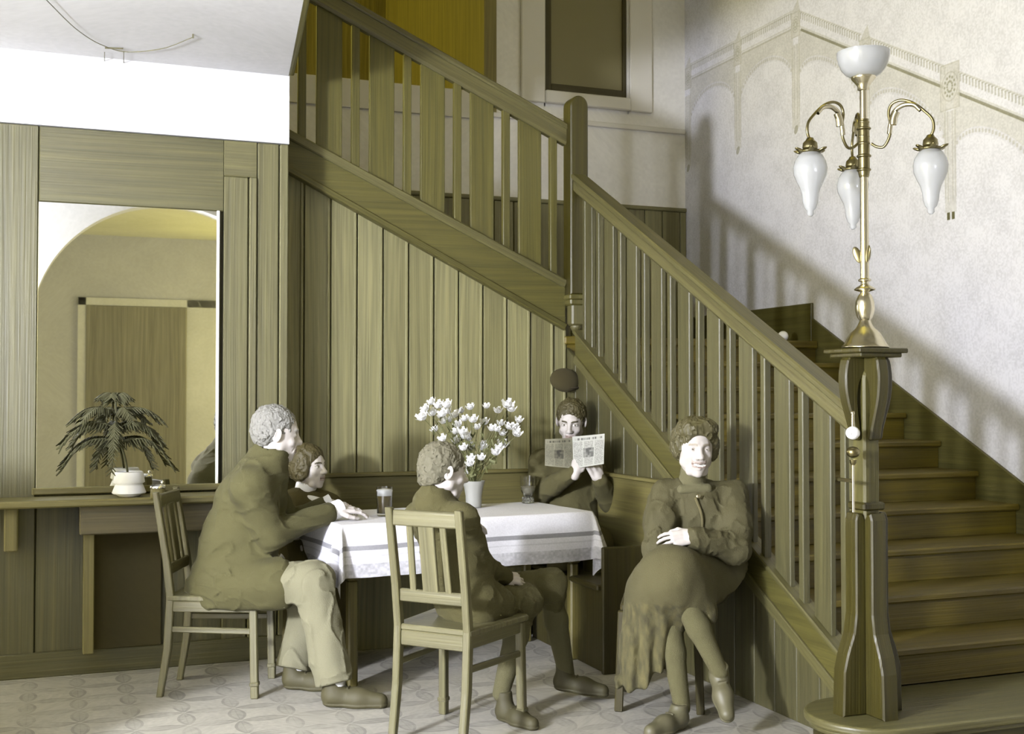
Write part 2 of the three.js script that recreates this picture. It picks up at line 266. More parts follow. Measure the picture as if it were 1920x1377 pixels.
  part('landing_skirting', cbox(XR - .022, LAND, ZB, XR, LAND + .26, -6.6, .004, 2), M.stair, sk);
}
// wall with the arch through which the camera looks, and the room behind it
{
  const s = new THREE.Shape([[-4.2, 0], [-.207, 0]].map(([x, y]) => new THREE.Vector2(x, y)));
  s.lineTo(-.207, 1.92); s.absarc(.926, 1.92, 1.133, Math.PI, 0, true); s.lineTo(2.059, 0); s.lineTo(XR, 0); s.lineTo(XR, TOP); s.lineTo(-4.2, TOP); s.closePath();
  const g = new THREE.ExtrudeGeometry(s, { depth: .2, bevelEnabled: false, curveSegments: 40 }).translate(0, 0, ZA);
  struct('wall_front', metreUV(g), M.white);
  struct('wall_rear', metreUV(new THREE.BoxGeometry(9.6, 3.6, .2).translate(.3, 1.8, 3.6)), plaster(.50, .51, .72));
  const d = structGroup('door_1');
  part('door_leaf', cbox(.35, 0, 3.44, 1.58, 2.5, 3.5, .01), wood(.30, .29, .33), d);
  part('door_casing', [cbox(.25, 0, 3.46, .35, 2.6, 3.52), cbox(1.58, 0, 3.46, 1.95, 2.6, 3.52), cbox(.25, 2.5, 3.46, 1.95, 2.6, 3.525, .004, 0)], plaster(.60, .61, .80), d);
  struct('wall_side', metreUV(new THREE.BoxGeometry(.2, 6, 10.5).translate(-4.2, 3, -1.3)), plaster(.5, .48, .42));
  struct('wall_stairwell', metreUV(new THREE.BoxGeometry(.16, 2.7, 4.3).translate(.98, 4.55, -4.1)), M.white);
}
// added fill light: unseen windows and a stairwell lantern, made up to brighten the rooms
function fillWindow(at, look, w, h, radiance, n, tint = FILL.color) {
  const l = new THREE.RectAreaLight(lin(...tint), radiance, w, h); l.position.set(...at); l.lookAt(...look); l.castShadow = true; scene.add(l);
  const win = structGroup(`window_${n}`); win.position.set(...at); win.lookAt(...look);  // added window: frame and glowing pane made up around the fill light
  const glow = new THREE.MeshStandardMaterial({ color: lin(.2, .2, .15), emissive: lin(...tint), emissiveIntensity: radiance * .25 });
  part('window_pane', cbox(-w / 2, -h / 2, -.05, w / 2, h / 2, -.03, .002), glow, win);
  part('window_casing', [cbox(-w / 2 - .08, -h / 2 - .08, -.05, -w / 2, h / 2 + .08, .01), cbox(w / 2, -h / 2 - .08, -.05, w / 2 + .08, h / 2 + .08, .01), cbox(-w / 2, h / 2, -.05, w / 2, h / 2 + .08, .01), cbox(-w / 2, -h / 2 - .08, -.05, w / 2, -h / 2, .01)], M.trim, win);
}
fillWindow([3.3, 1.75, 3.4], [2.6, 1.4, 0], 1.6, 2.2, FILL.back, 2);
fillWindow([-4.05, 1.75, 1.4], [0, 1.4, 1.2], 2.4, 2.2, FILL.room, 3, [1.0, .90, .36]);
fillWindow([4.6, 1.75, 1.0], [0, 1.4, .6], 2.4, 2.2, FILL.room, 6, [1.0, .90, .36]);
fillWindow([-4.05, 1.6, -4.2], [0, 1.4, -4.4], 2.2, 2.0, FILL.side, 4);
fillWindow([3.0, TOP - .05, -4.4], [3.0, 0, -4.4], 2.6, 2.6, FILL.top, 5);
fillWindow([-1.3, 4.8, -9.8], [2, 4.6, -10], 1.4, 1.6, FILL.hall, 7);  // made-up window, added to lift the dark upper hall

// ---------------------------------------------------------------- flash lamp outside the frame, the source of the hard light
{
  const [x, y, z] = FLASH.at;
  const t = thing('flash_lamp', 'photographer\'s round flash lamp on a black tripod left of the arch', 'lamp', [x, 0, z]);
  part('bulb', ball([0, y, 0], FLASH.radius + .02), new THREE.MeshStandardMaterial({ color: lin(.9, .9, .9), emissive: lin(...FLASH.color), emissiveIntensity: 6 }), t);
  part('pole', rod([0, .55, 0], [0, y - FLASH.radius - .02, 0], .012), M.settle, t);
  for (let i = 0; i < 3; i++) { const a = i * 2.094 + .4; part('leg', rod([Math.cos(a) * .4, 0, Math.sin(a) * .4], [0, .6, 0], .01), M.settle, t); }
  const l = new THREE.PointLight(lin(...FLASH.color), FLASH.candela, 0, 2); l.position.set(x, y, z); l.castShadow = true; l.shadow.radius = FLASH.radius / .02; scene.add(l);
}
// tall dark cabinet, unseen, added left of the frame so that its soft shadow lies over the lower left of the wall and floor
{
  const t = thing('cabinet', 'tall dark wooden cabinet, unseen, added left of the group to cast a soft shadow', 'cabinet', [-1.02, 0, -4.45]);
  part('carcass', boxc(0, .69, 0, 1.1, 1.22, .42, .01), M.settle, t); part('top', boxc(0, 1.315, 0, 1.16, .03, .46, .01, 0), M.settle, t);
  for (const s of [-1, 1]) { const d = part('door', boxc(s * .27, .69, .222, .5, 1.1, .02, .008), M.stair, t); part('knob', ball([s * .06, .75, .245], .014), M.brass, d); for (const q of [-1, 1]) part('foot', boxc(s * .5, .04, q * .17, .06, .08, .06), M.settle, t); }
}

// ---------------------------------------------------------------- staircase
const nosing = (n) => [-3.94 - .29 * (n - 2), .33 + .155 * (n - 2)];
const N1 = [2.86, -3.66], N2 = [2.925, -6.46];
const stairs = thing('staircase', 'dark wooden quarter-turn staircase with board balusters climbing behind the group', 'staircase');
{
  // lower flight
  for (let n = 1; n <= 10; n++) {
    const [z, y] = nosing(n), x0 = n === 1 ? 2.84 : SX + .025, x1 = XR - .024;
    if (n === 1) {
      const round = (r) => { const s = new THREE.Shape(); s.moveTo(x1, 3.94); s.lineTo(x1, -N1[1] - r - .03); s.lineTo(N1[0], -N1[1] - r); s.absarc(N1[0], -N1[1], r, -Math.PI / 2, -Math.PI * 1.5, true); s.lineTo(2.945, -N1[1] + r); s.lineTo(2.945, 3.94); s.closePath(); return s; };
      const ex = (r, y0, y1, b) => metreUV(new THREE.ExtrudeGeometry(round(r), { depth: y1 - y0 - 2 * b, bevelEnabled: true, bevelThickness: b, bevelSize: b, bevelOffset: -b, bevelSegments: 3, curveSegments: 28 }).rotateX(-Math.PI / 2).scale(1, 1, 1).translate(0, y0 + b, 0), 0);
      part('riser', ex(.20, 0, .125, .004), M.newel, stairs); part('tread', [ex(.235, .14, .175, .012), ex(.218, .12, .142, .008)], M.stairLight, stairs); part('step_base', ex(.235, 0, .035, .01), M.newel, stairs);
      continue;
    }
    part('riser', cbox(x0, y - .155, z - .02, x1, y - .03, z, .002, 0), M.tread, stairs);
    part('tread', cbox(x0, y - .032, z - .30, x1, y, z + .03, .012, 0), M.tread, stairs);
  }
  part('landing', [cbox(SX - .04, LAND - .05, ZB + .03, XR - .024, LAND, -6.52, .008, 0), cbox(SX - .04, LAND - .155, -6.57, XR - .024, LAND - .045, -6.55, .002, 0)], M.tread, stairs);
  const base = (z) => .383 + .552 * (-3.937 - z), rTop = (z) => 1.359 + .524 * (-3.845 - z);
  part('string', prism(zx([[-3.80, base(-3.80) - .19], [-6.41, base(-6.41) - .19], [-6.41, base(-6.41) - .005], [-3.80, base(-3.80) - .005]]), .05, 'x', SX - .025, .006, 2), M.stair, stairs);
  part('string_cap', bar([SX, base(-3.78) - .0, -3.78], [SX, base(-6.41), -6.41], .085, .022, [1, 0, 0], .006), M.stairLight, stairs);
  part('bottom_rail', bar([SX - .03, base(-3.80) - .16, -3.80], [SX - .03, base(-6.40) - .16, -6.40], .016, .05, [1, 0, 0], .005), M.stairLight, stairs);
  part('handrail', [bar([SX, rTop(-3.72) - .07, -3.72], [SX, rTop(-6.44) - .07, -6.44], .075, .09, [1, 0, 0], .018), bar([SX, rTop(-3.72) - .022, -3.72], [SX, rTop(-6.44) - .022, -6.44], .098, .032, [1, 0, 0], .012)], M.rail, stairs);
  const wideB = (z, w, th) => prism(zx([[z + w / 2, base(z + w / 2) + .012], [z - w / 2, base(z - w / 2) + .012], [z - w / 2, rTop(z - w / 2) - .10], [z + w / 2, rTop(z + w / 2) - .10]]), th, 'x', SX - th / 2, .004, 1);
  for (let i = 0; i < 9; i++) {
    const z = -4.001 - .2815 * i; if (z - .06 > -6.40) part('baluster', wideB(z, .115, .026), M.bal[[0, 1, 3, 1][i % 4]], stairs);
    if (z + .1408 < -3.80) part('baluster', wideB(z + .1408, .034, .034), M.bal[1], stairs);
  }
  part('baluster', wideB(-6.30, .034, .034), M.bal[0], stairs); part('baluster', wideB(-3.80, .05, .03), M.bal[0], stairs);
  // boarding under the lower flight
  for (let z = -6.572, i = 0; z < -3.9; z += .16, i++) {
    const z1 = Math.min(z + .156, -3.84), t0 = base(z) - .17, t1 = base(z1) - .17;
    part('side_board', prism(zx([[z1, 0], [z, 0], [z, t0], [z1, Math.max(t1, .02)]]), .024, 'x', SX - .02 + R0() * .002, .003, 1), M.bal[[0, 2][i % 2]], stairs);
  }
  // upper flight
  const top = (x) => 2.065 + (2.873 - x) * .4625, bot = (x) => 1.7575 + (2.873 - x) * .501, hr = (x) => 3.0076 + (2.8744 - x) * .446;
  part('string', prism([[2.87, bot(2.87)], [2.87, top(2.87)], [-.9, top(-.9)], [-.9, bot(-.9)]], .05, 'z', SZ - .035, .006, 0), M.stair, stairs);
  part('string_moulding', bar([2.87, top(2.87) - .03, SZ + .018], [-.9, top(-.9) - .03, SZ + .018], .03, .05, [0, 0, 1], .008), M.stairLight, stairs);
  part('string_moulding', bar([2.87, bot(2.87) + .02, SZ + .018], [-.9, bot(-.9) + .02, SZ + .018], .02, .035, [0, 0, 1], .006), M.stair, stairs);
  part('handrail', [bar([2.9, hr(2.9) - .075, SZ], [-.9, hr(-.9) - .075, SZ], .07, .10, [0, 0, 1], .018), bar([2.9, hr(2.9) - .018, SZ], [-.9, hr(-.9) - .018, SZ], .095, .034, [0, 0, 1], .012)], M.rail, stairs);
  const ub = (x, w, th) => prism([[x - w / 2, top(x - w / 2) - .02], [x + w / 2, top(x + w / 2) - .02], [x + w / 2, hr(x + w / 2) - .1], [x - w / 2, hr(x - w / 2) - .1]], th, 'z', SZ - .02, .004, 1);
  for (let i = 0; i < 8; i++) { const x = 2.6415 - .305 * i; part('baluster', ub(x, .146, .026), M.stair, stairs); part('baluster', ub(x + .150, .045, .036), M.stair, stairs); }
  part('baluster', ub(2.90, .05, .03), M.stair, stairs);
  for (let n = 1; n <= 12; n++) {
    const x = 2.80 - .32 * (n - 1), y = LAND + .155 * n;
    part('tread', cbox(x - .32, y - .035, ZB + .03, x + .03, y, SZ - .13, .01, 2), M.tread, stairs); part('riser', cbox(x - .02, y - .155, ZB + .03, x, y - .03, SZ - .13, .002, 2), M.tread, stairs);
  }
  // corner newel with a rounded head and a hanging drop
  const [nx, nz] = N2, pts = []; for (let i = 0; i <= 12; i++) { const a = i / 12 * Math.PI; pts.push([nx + Math.cos(a) * .058, 3.11 + Math.sin(a) * .062]); }
  const n2 = part('newel', prism([[nx - .058, 1.97], [nx + .058, 1.97], ...pts], .116, 'z', nz - .058, .008, 1), M.newel, stairs);
  part('drop_cap', [boxc(nx, 1.955, nz, .14, .03, .14, .006), boxc(nx, 1.925, nz, .125, .04, .125, .01)], M.stair, n2);
  part('drop', [boxc(nx, 1.85, nz, .085, .13, .085, .01), lathe([[0, 1.74], [.022, 1.75], [.036, 1.775], [.03, 1.79]], 16, [nx, 0, nz])], M.stairLight, n2);
  // bottom newel: square post with rounded head inside four curved brackets carrying a plate, fins flaring at the foot
  const [mx, mz] = N1, hd = []; for (let i = 0; i <= 10; i++) { const a = i / 10 * Math.PI; hd.push([mx + Math.cos(a) * .036, 1.43 + Math.sin(a) * .04]); }
  const n1 = part('newel', prism([[mx - .036, .175], [mx + .036, .175], ...hd], .072, 'z', mz - .036, .008, 1), M.stair, stairs);
  part('plate', [boxc(mx, 1.534, mz, .222, .018, .222, .005), boxc(mx, 1.518, mz, .19, .018, .19, .005)], M.newel, n1);
  const br = [[.040, 1.20], [.040, 1.235], [.048, 1.29], [.052, 1.35], [.044, 1.41], [.02, 1.46], [.004, 1.51], [.09, 1.51], [.106, 1.46], [.108, 1.41], [.100, 1.35], [.082, 1.29], [.066, 1.24], [.056, 1.20]];
  const fn = [[.03, .175], [.03, .90], [.045, .925], [.065, .925], [.075, .90], [.075, .55], [.085, .48], [.115, .40], [.13, .34], [.135, .175]];
  const fin = (pts, th, a) => metreUV(prism(pts, th, 'z', -th / 2, .006, 1).rotateY(a).translate(mx, 0, mz), 1);
  const smooth = (pts) => new THREE.CatmullRomCurve3(pts.map(([x, y]) => V(x, y, 0)), true, 'centripetal').getPoints(48).slice(0, 48).map((p) => [p.x, p.y]);
  for (let i = 0; i < 4; i++) { part('bracket', fin(smooth(br), .05, i * Math.PI / 2 + .0), M.newel, n1); part('foot_fin', fin(fn, .07, i * Math.PI / 2), M.newel, n1); }
  part('collar', boxc(mx, .95, mz, .10, .03, .10, .008), M.newel, n1);
}
// brass gas-tap style conduit with porcelain ball, on the left face of the newel
{
  const p = V([2.740, 1.228, -3.581]), q = (v) => p.y + (812 - v) * .00197;
  const t = thing('light_switch', 'thin brass tube with white porcelain ball fixed to the newel post', 'switch', [p.x, q(960), p.z]);
  const y = (v) => q(v) - q(960);
  part('tube', rod([0, y(960), 0], [0, y(868), 0], .0055), M.brass, t);
  part('tube', [rod([0, y(800), 0], [0, y(772), 0], .006), lathe([[.0, y(772)], [.008, y(771)], [.008, y(776)], [.005, y(778)]], 12)], M.brass, t);
  part('porcelain_ball', [ball([0, y(812), 0], .026, 1, .95, 1), rod([0, y(812), 0], [-.026, y(812), .012], .009)], M.porcelain, t, 'white porcelain ball');
  part('brass_ball', [ball([0, y(848), 0], .025, 1, .85, 1), lathe([[.006, y(872)], [.012, y(868)], [.014, y(862)]], 14)], M.brassDark, t);
  part('clip', cbox(-.004, y(905), -.09, .004, y(898), 0), M.brassDark, t);
}
// brass standard lamp on the newel
{
  const base = 1.544, t = thing('standard_lamp', 'tall brass lamp standard with three hanging glass shades and an opal bowl, on the newel', 'lamp', [N1[0], base, N1[1]]);
  const y = (v) => (741 - v) * .00202 + 1.37 - base;
  part('base', lathe([[0, y(655)], [.086, y(655)], [.088, y(651)], [.078, y(646)], [.070, y(638)], [.056, y(626)], [.034, y(616)], [.026, y(609)], [.020, y(602)]], 40), M.brass, t);
  part('vase', lathe([[.020, y(602)], [.028, y(597)], [.034, y(588)], [.0365, y(578)], [.034, y(566)], [.026, y(556)], [.016, y(550)], [.018, y(548)], [.038, y(545)], [.040, y(543)], [.03, y(539)], [.016, y(535)], [.014, y(530)], [.024, y(528)], [.024, y(525)], [.015, y(522)]], 36), M.brass, t);
  part('rod', rod([0, y(524), 0], [0, y(160), 0], .0165, .0135, 20), M.brass, t);
  const knobs = []; for (const [v, r, h] of [[328, .02, 6], [318, .027, 5], [306, .022, 6], [292, .028, 5], [280, .022, 6], [268, .024, 6], [255, .022, 6], [240, .028, 4], [228, .022, 5]]) knobs.push(ball([0, y(v), 0], r, 1, h * .0021 / r, 1, 18, 8));
  part('knop', [lathe([[.017, y(332)], [.022, y(322)], [.021, y(260)], [.019, y(222)]], 24), ...knobs], M.brassDark, t);
  for (const s of [0, Math.PI * .66, Math.PI * 1.33]) { const g = new THREE.SphereGeometry(.02, 12, 8); g.scale(.75, 1.7, .22).rotateZ(-.35).translate(.026, y(478), 0).rotateY(s + .35); part('leaf_ornament', g, M.brassDark, t); }
  const arms = [[.03, 270], [.05, 277], [.075, 279], [.098, 262], [.103, 240], [.096, 215], [.108, 201], [.140, 196], [.185, 204], [.232, 224], [.258, 240], [.262, 258], [.25, 272]];
  const cup = lathe([[0, y(268)], [.012, y(268)], [.016, y(272)], [.026, y(277)], [.028, y(286)], [.026, y(290)], [.044, y(292)], [.040, y(296)], [.02, y(296)]], 24);
  const leaves = []; for (let i = 0; i < 6; i++) { const g = new THREE.SphereGeometry(.02, 10, 6); g.scale(1.1, .28, .6).rotateZ(.35).translate(.046, y(292), 0).rotateY(i * Math.PI / 3); leaves.push(g); }
  const shade = [[.030, y(294)], [.046, y(301)], [.058, y(312)], [.063, y(324)], [.060, y(337)], [.049, y(350)], [.037, y(362)], [.031, y(374)], [.028, y(388)], [.021, y(398)], [.012, y(403)], [.013, y(409)], [.006, y(413)], [0, y(413)]];
  const yaw = .3707 + .293;
  for (const deg of [100, 220, 340]) {
    const a = THREE.MathUtils.degToRad(deg) - yaw, c = Math.cos(a), s = Math.sin(a), at = (r, v) => [c * r, y(v), -s * r];
    const arm = part('arm', tube(arms.map(([r, v]) => at(r, v)), .0055, 60, 8), M.brassDark, t);
    part('leaf_scroll', [tube([[.098, 256], [.104, 236], [.118, 216], [.15, 206], [.19, 208], [.215, 220]].map(([r, v]) => at(r, v)), .009, 24, 8), tube([[.112, 240], [.116, 226], [.125, 216]].map(([r, v]) => at(r, v)), .014, 8, 8)], M.brass, arm);
    const off = at(.25, 0), k = [off[0], 0, off[2]];
    part('gallery', [cup, ...leaves].map((g) => g.clone().translate(...k)), M.brassDark, t);
    part('glass_shade', lathe(shade, 32, k), M.opal, t, 'frosted glass drop shade');
  }
  part('cup', lathe([[.0135, y(168)], [.022, y(166)], [.022, y(160)], [.03, y(154)], [.044, y(146)], [.047, y(142)], [.042, y(140)], [.02, y(140)]], 32), M.brass, t);
  part('bowl', lathe([[.02, y(144)], [.045, y(142)], [.066, y(136)], [.082, y(127)], [.092, y(116)], [.098, y(104)], [.099, y(95)], [.096, y(95)], [.094, y(105)], [.086, y(118)], [.06, y(133)], [.02, y(140)]], 44), M.opal, t, 'ribbed opal glass bowl');
}

// ---------------------------------------------------------------- mirror, mantel shelf and what stands on it
{
  const t = thing('mirror', 'tall frameless wall mirror over the mantel shelf, reflecting the white arch', 'mirror', [.345, .914, LZ]);
  part('mirror_glass', cbox(-.432, 0, .001, .430, 1.398, .014, .002), M.mirror, t);
  part('edge_strip', cbox(.418, 0, .012, .432, 1.40, .022, .003), new THREE.MeshStandardMaterial({ color: lin(.8, .8, .74), roughness: .3 }), t, 'pale strip along the right edge');
  part('bottom_rail', cbox(-.45, -.03, .0, .46, .002, .03, .004, 0), M.settle, t);
  const s = thing('mantel_shelf', 'dark wooden mantel shelf with a shallow apron under the mirror', 'shelf', [.40, .875, LZ]);
  part('shelf_board', cbox(-.78, -.035, .019, .62, 0, .27, .008, 0), M.settle, s);
  part('apron', cbox(-.29, -.175, .02, .50, -.036, .21, .006, 0), wood(.12, .1, .05), s);
  part('bracket', cbox(-.62, -.24, .02, -.56, -.036, .2, .006), M.settle, s); part('side_panel', cbox(-.27, -.75, .02, -.22, -.176, .16, .004), M.settle, s);
  part('firebox_shade', [cbox(-.22, -.755, .020, .10, -.18, .03, .002)], M.dark, s, 'flat dark sheet painting in the shade of a hollow under the apron');  // no recess behind: the hollow is a flat sheet with shade in its colour
}
const leafDark = new THREE.MeshStandardMaterial({ color: lin(.034, .033, .009), roughness: .8, side: THREE.DoubleSide });
{
  const at = [.335, .875, -5.99], t = thing('potted_plant', 'small drooping potted fir in a white pot on the mantel shelf', 'plant', at);
  const r = rng(41);
  part('saucer', lathe([[0, 0], [.05, 0], [.062, .012], [.055, .014], [.04, .006], [0, .006]], 28), M.porcelain, t);
  const pm = new THREE.MeshStandardMaterial({ color: lin(.66, .66, .66), roughness: .6 });
  const pot = part('pot', lathe([[0, .008], [.045, .008], [.075, .014], [.080, .02], [.066, .055], [.062, .062], [.074, .070], [.066, .118], [.060, .122], [.056, .112], [.05, .10], [0, .10]], 36), pm, t);
  const stem = [[-.005, .10, 0], [-.02, .19, .003], [-.055, .30, 0], [-.062, .40, 0], [-.066, .475, 0]];
  part('stem', tube(stem, .006, 24, 6), leafDark, t);
  const curve = new THREE.CatmullRomCurve3(stem.map((p) => V(p)));
  const tier = (tt, n, len, droop, ph) => { for (let i = 0; i < n; i++) {
    const a = ph + i / n * 6.283, o = curve.getPointAt(tt), L = len * (.85 + r() * .3), gs = [], dir = [Math.cos(a), Math.sin(a) * .62];
    const P = (s) => V(o.x + dir[0] * L * s, o.y + .05 * Math.sin(s * 2.4) * (1 - s * .4) - droop * s * s * s, o.z + dir[1] * L * s);
    gs.push(tube([0, .25, .5, .75, 1].map((s) => P(s).toArray()), .004, 16, 5));
    for (let k = 1; k <= 16; k++) { const s = .12 + k / 16 * .9, b = P(Math.min(s, 1)); for (const sd of [-1, 1]) { const ll = .062 * (1 - s * .5) * (.8 + r() * .5), e = V(b.x - dir[1] * sd * ll + dir[0] * ll * .7, b.y - ll * (.45 + r() * .5), b.z + dir[0] * sd * ll + dir[1] * ll * .7); gs.push(rod(b.toArray(), e.toArray(), .0052, .002, 5)); } }
    part('branch', gs, leafDark, t);
  } };
  tier(.80, 6, .20, .055, .25); tier(.62, 6, .245, .10, .6); tier(.42, 5, .24, .14, 3.0); tier(.97, 4, .07, .0, .3);
  const j = thing('jar', 'small dark jar with a bright silver lid beside the white pot on the shelf', 'jar', [0.450, 0.907, -5.747]);
  j.position.y = .875; part('body', lathe([[0, 0], [.03, 0], [.034, .02], [.032, .055], [0, .058]], 24), M.settle, j); part('lid', [lathe([[.034, .054], [.036, .058], [.034, .068], [.01, .074], [0, .075]], 24), ball([.02, .082, 0], .008)], M.silver, j, 'bright silver lid');
}

// ---------------------------------------------------------------- settle in the corner
{
  const t = thing('settle', 'dark wooden corner settle with panelled back along the boarded wall', 'bench', [SX - .02, 0, SZ]);
  part('back_panel', cbox(-1.76, .38, -.028, -.02, .905, .006, .004, 0), M.settle, t); part('back_panel', cbox(-.032, .38, .03, -.004, .915, 1.27, .004, 2), M.settle, t);
  part('cap_rail', cbox(-1.76, .905, -.03, 0, .928, .02, .006, 0), M.settle, t); part('cap_rail', cbox(-.05, .915, .021, -.003, .936, 1.28, .006, 2), M.settle, t);
  part('seat', cbox(-1.76, .405, .008, -.05, .435, .38, .008, 0), M.settle, t); part('seat', cbox(-.42, .405, .39, -.034, .435, 1.27, .008, 2), M.settleShade, t);
  part('front_panel', cbox(-1.76, .0, .31, -.42, .404, .33, .004), M.panel[3], t); part('front_panel', cbox(-.38, 0, .335, -.36, .404, 1.26, .004), M.settleShade, t);  // front under the table lightened against its shade; return coloured darker as shaded
  part('end_panel', cbox(-.40, 0, 1.27, -.004, .62, 1.295, .01), M.settleShade, t);
}
// dark cap on a peg in the corner above the settle
{
  const t = thing('cap', 'dark round cap hanging on a peg high in the corner above the reader', 'hat', [2.83, 1.485, -6.47]);
  const g = new THREE.SphereGeometry(.095, 24, 14, 0, 6.283, 0, 1.75); g.scale(1.0, .55, .8).rotateX(1.15).translate(0, -.03, .06); part('crown', g, cloth(.05, .04, .012), t);
  part('peak', ball([.03, -.075, .075], .06, 1, .2, .7), cloth(.04, .03, .01), t); part('peg', rod([0, 0, -.06], [0, .01, .04], .01), M.stair, t);
}
{
  const t = part('ball', ball([0, 0, 0], .036), M.porcelain, scene); t.position.set(4.55, LAND + .036, -6.68); tag(t, 'small shiny white ball on the stair landing beside the right wall', 'ball');
}

// ---------------------------------------------------------------- chairs
function makeChair(name, label, pos, turn) {
  const t = thing(name, label, 'chair', pos, turn, undefined), m = M.chair;
  for (const s of [-1, 1]) {
    const pts = [[-.245, 0], [-.218, 0], [-.180, .22], [-.168, .45], [-.190, .62], [-.245, .925], [-.270, .925], [-.222, .62], [-.203, .45], [-.215, .22]];
    const p = part('back_post', prism(zx(pts), .032, 'x', s * .160 - .016 - (s > 0 ? 0 : 0), .004, 1), m, t);
    part('leg', [bar([s * .185, .43, .195], [s * .19, 0, .205], .034, .034, [1, 0, 0], .004), bar([s * .19, .075, .2035], [s * .19, .055, .2045], .041, .041, [1, 0, 0], .004)], m, t);
    part('side_rail', bar([s * .162, .41, -.18], [s * .183, .41, .185], .02, .05, [1, 0, 0], .003), m, t);
    part('stretcher', bar([s * .160, .305, -.19], [s * .187, .30, .195], .016, .026, [1, 0, 0], .004), m, t);
    part('slat', bar([s * .082, .585, -.198], [s * .076, .865, -.240], .028, .012, [1, 0, 0], .003), m, t);
  }
  part('slat', bar([0, .585, -.198], [0, .865, -.240], .072, .012, [1, 0, 0], .003), m, t);
  part('top_rail', boxc(0, .885, -.245, .30, .062, .02, .005, 0).rotateX(0), m, t);
  part('lower_rail', boxc(0, .575, -.196, .29, .05, .02, .004, 0), m, t);
  part('front_rail', boxc(0, .41, .19, .34, .05, .02, .004, 0), m, t); part('rear_rail', boxc(0, .405, -.187, .29, .06, .02, .004, 0), m, t);
  part('seat', prism([[-.185, .20], [-.165, .22], [.165, .22], [.185, .20], [.205, .215], [.208, .225], [-.208, .225]].slice(0, 0).concat([[-.178, -.195], [.178, -.195], [.215, .215], [.20, .232], [-.20, .232], [-.215, .215]]), .024, 'z', 0, .005, 0).rotateX(Math.PI / 2).translate(0, .458, 0), m, t);
  return t;
}
const chairMan = makeChair('dining_chair', 'wooden slat-back chair in profile under the old man at the left', [.725, 0, -5.63], 1.20);
function copyChair(label, pos, turn) { const c = chairMan.clone(); c.name = numbered('dining_chair'); c.position.set(...pos); c.rotation.y = turn; c.userData = { ...chairMan.userData, label }; scene.add(c); return c; }
copyChair('wooden slat-back chair with its back to the camera, under the boy', [1.53, 0, -4.55], 2.278);
{
  const t = thing('stool', 'dark wooden stool almost hidden under the laughing woman\'s skirt', 'stool', [2.52, 0, -4.66], -.52);
  part('seat', boxc(0, .44, -.03, .34, .035, .34, .01, 0), M.settleShade, t);
  for (const sx of [-1, 1]) { part('stretcher', bar([sx * .165, .2, -.165], [sx * .165, .2, .165], .02, .025), M.settleShade, t); for (const sz of [-1, 1]) part('leg', bar([sx * .16, .43, sz * .16], [sx * .175, 0, sz * .175], .036, .036), M.settleShade, t); }
}
// thin cord looped along the ceiling at the top left
{
  const pts = [[-0.104, 3.035, -5.105], [-0.035, 3.035, -5.343], [0.089, 3.035, -5.706], [0.188, 3.035, -5.879], [0.293, 3.035, -5.959], [0.454, 3.035, -5.850], [0.582, 3.035, -5.601]], o = pts[4];
  const t = thing('cord', 'thin dark cord running in a shallow curve under the white ceiling', 'cord', o), rel = (p) => [p[0] - o[0], p[1] - o[1], p[2] - o[2]];
  part('wire', tube(pts.map(rel), .0022, 60, 6), M.chair, t);
  part('bracket', [rod(rel([0.206, 3.035, -5.927]), rel([0.288, 3.035, -5.905]), .004), rod(rel([0.207, 3.035, -6.003]), rel([0.215, 3.035, -6.237]), .002), rod(rel([0.294, 3.035, -5.969]), rel([0.306, 3.035, -6.202]), .002)], M.chair, t);
  part('hook', rod([rel(pts[6])[0], -.004, rel(pts[6])[2]], [rel(pts[6])[0], .016, rel(pts[6])[2]], .004), M.chair, t);
}

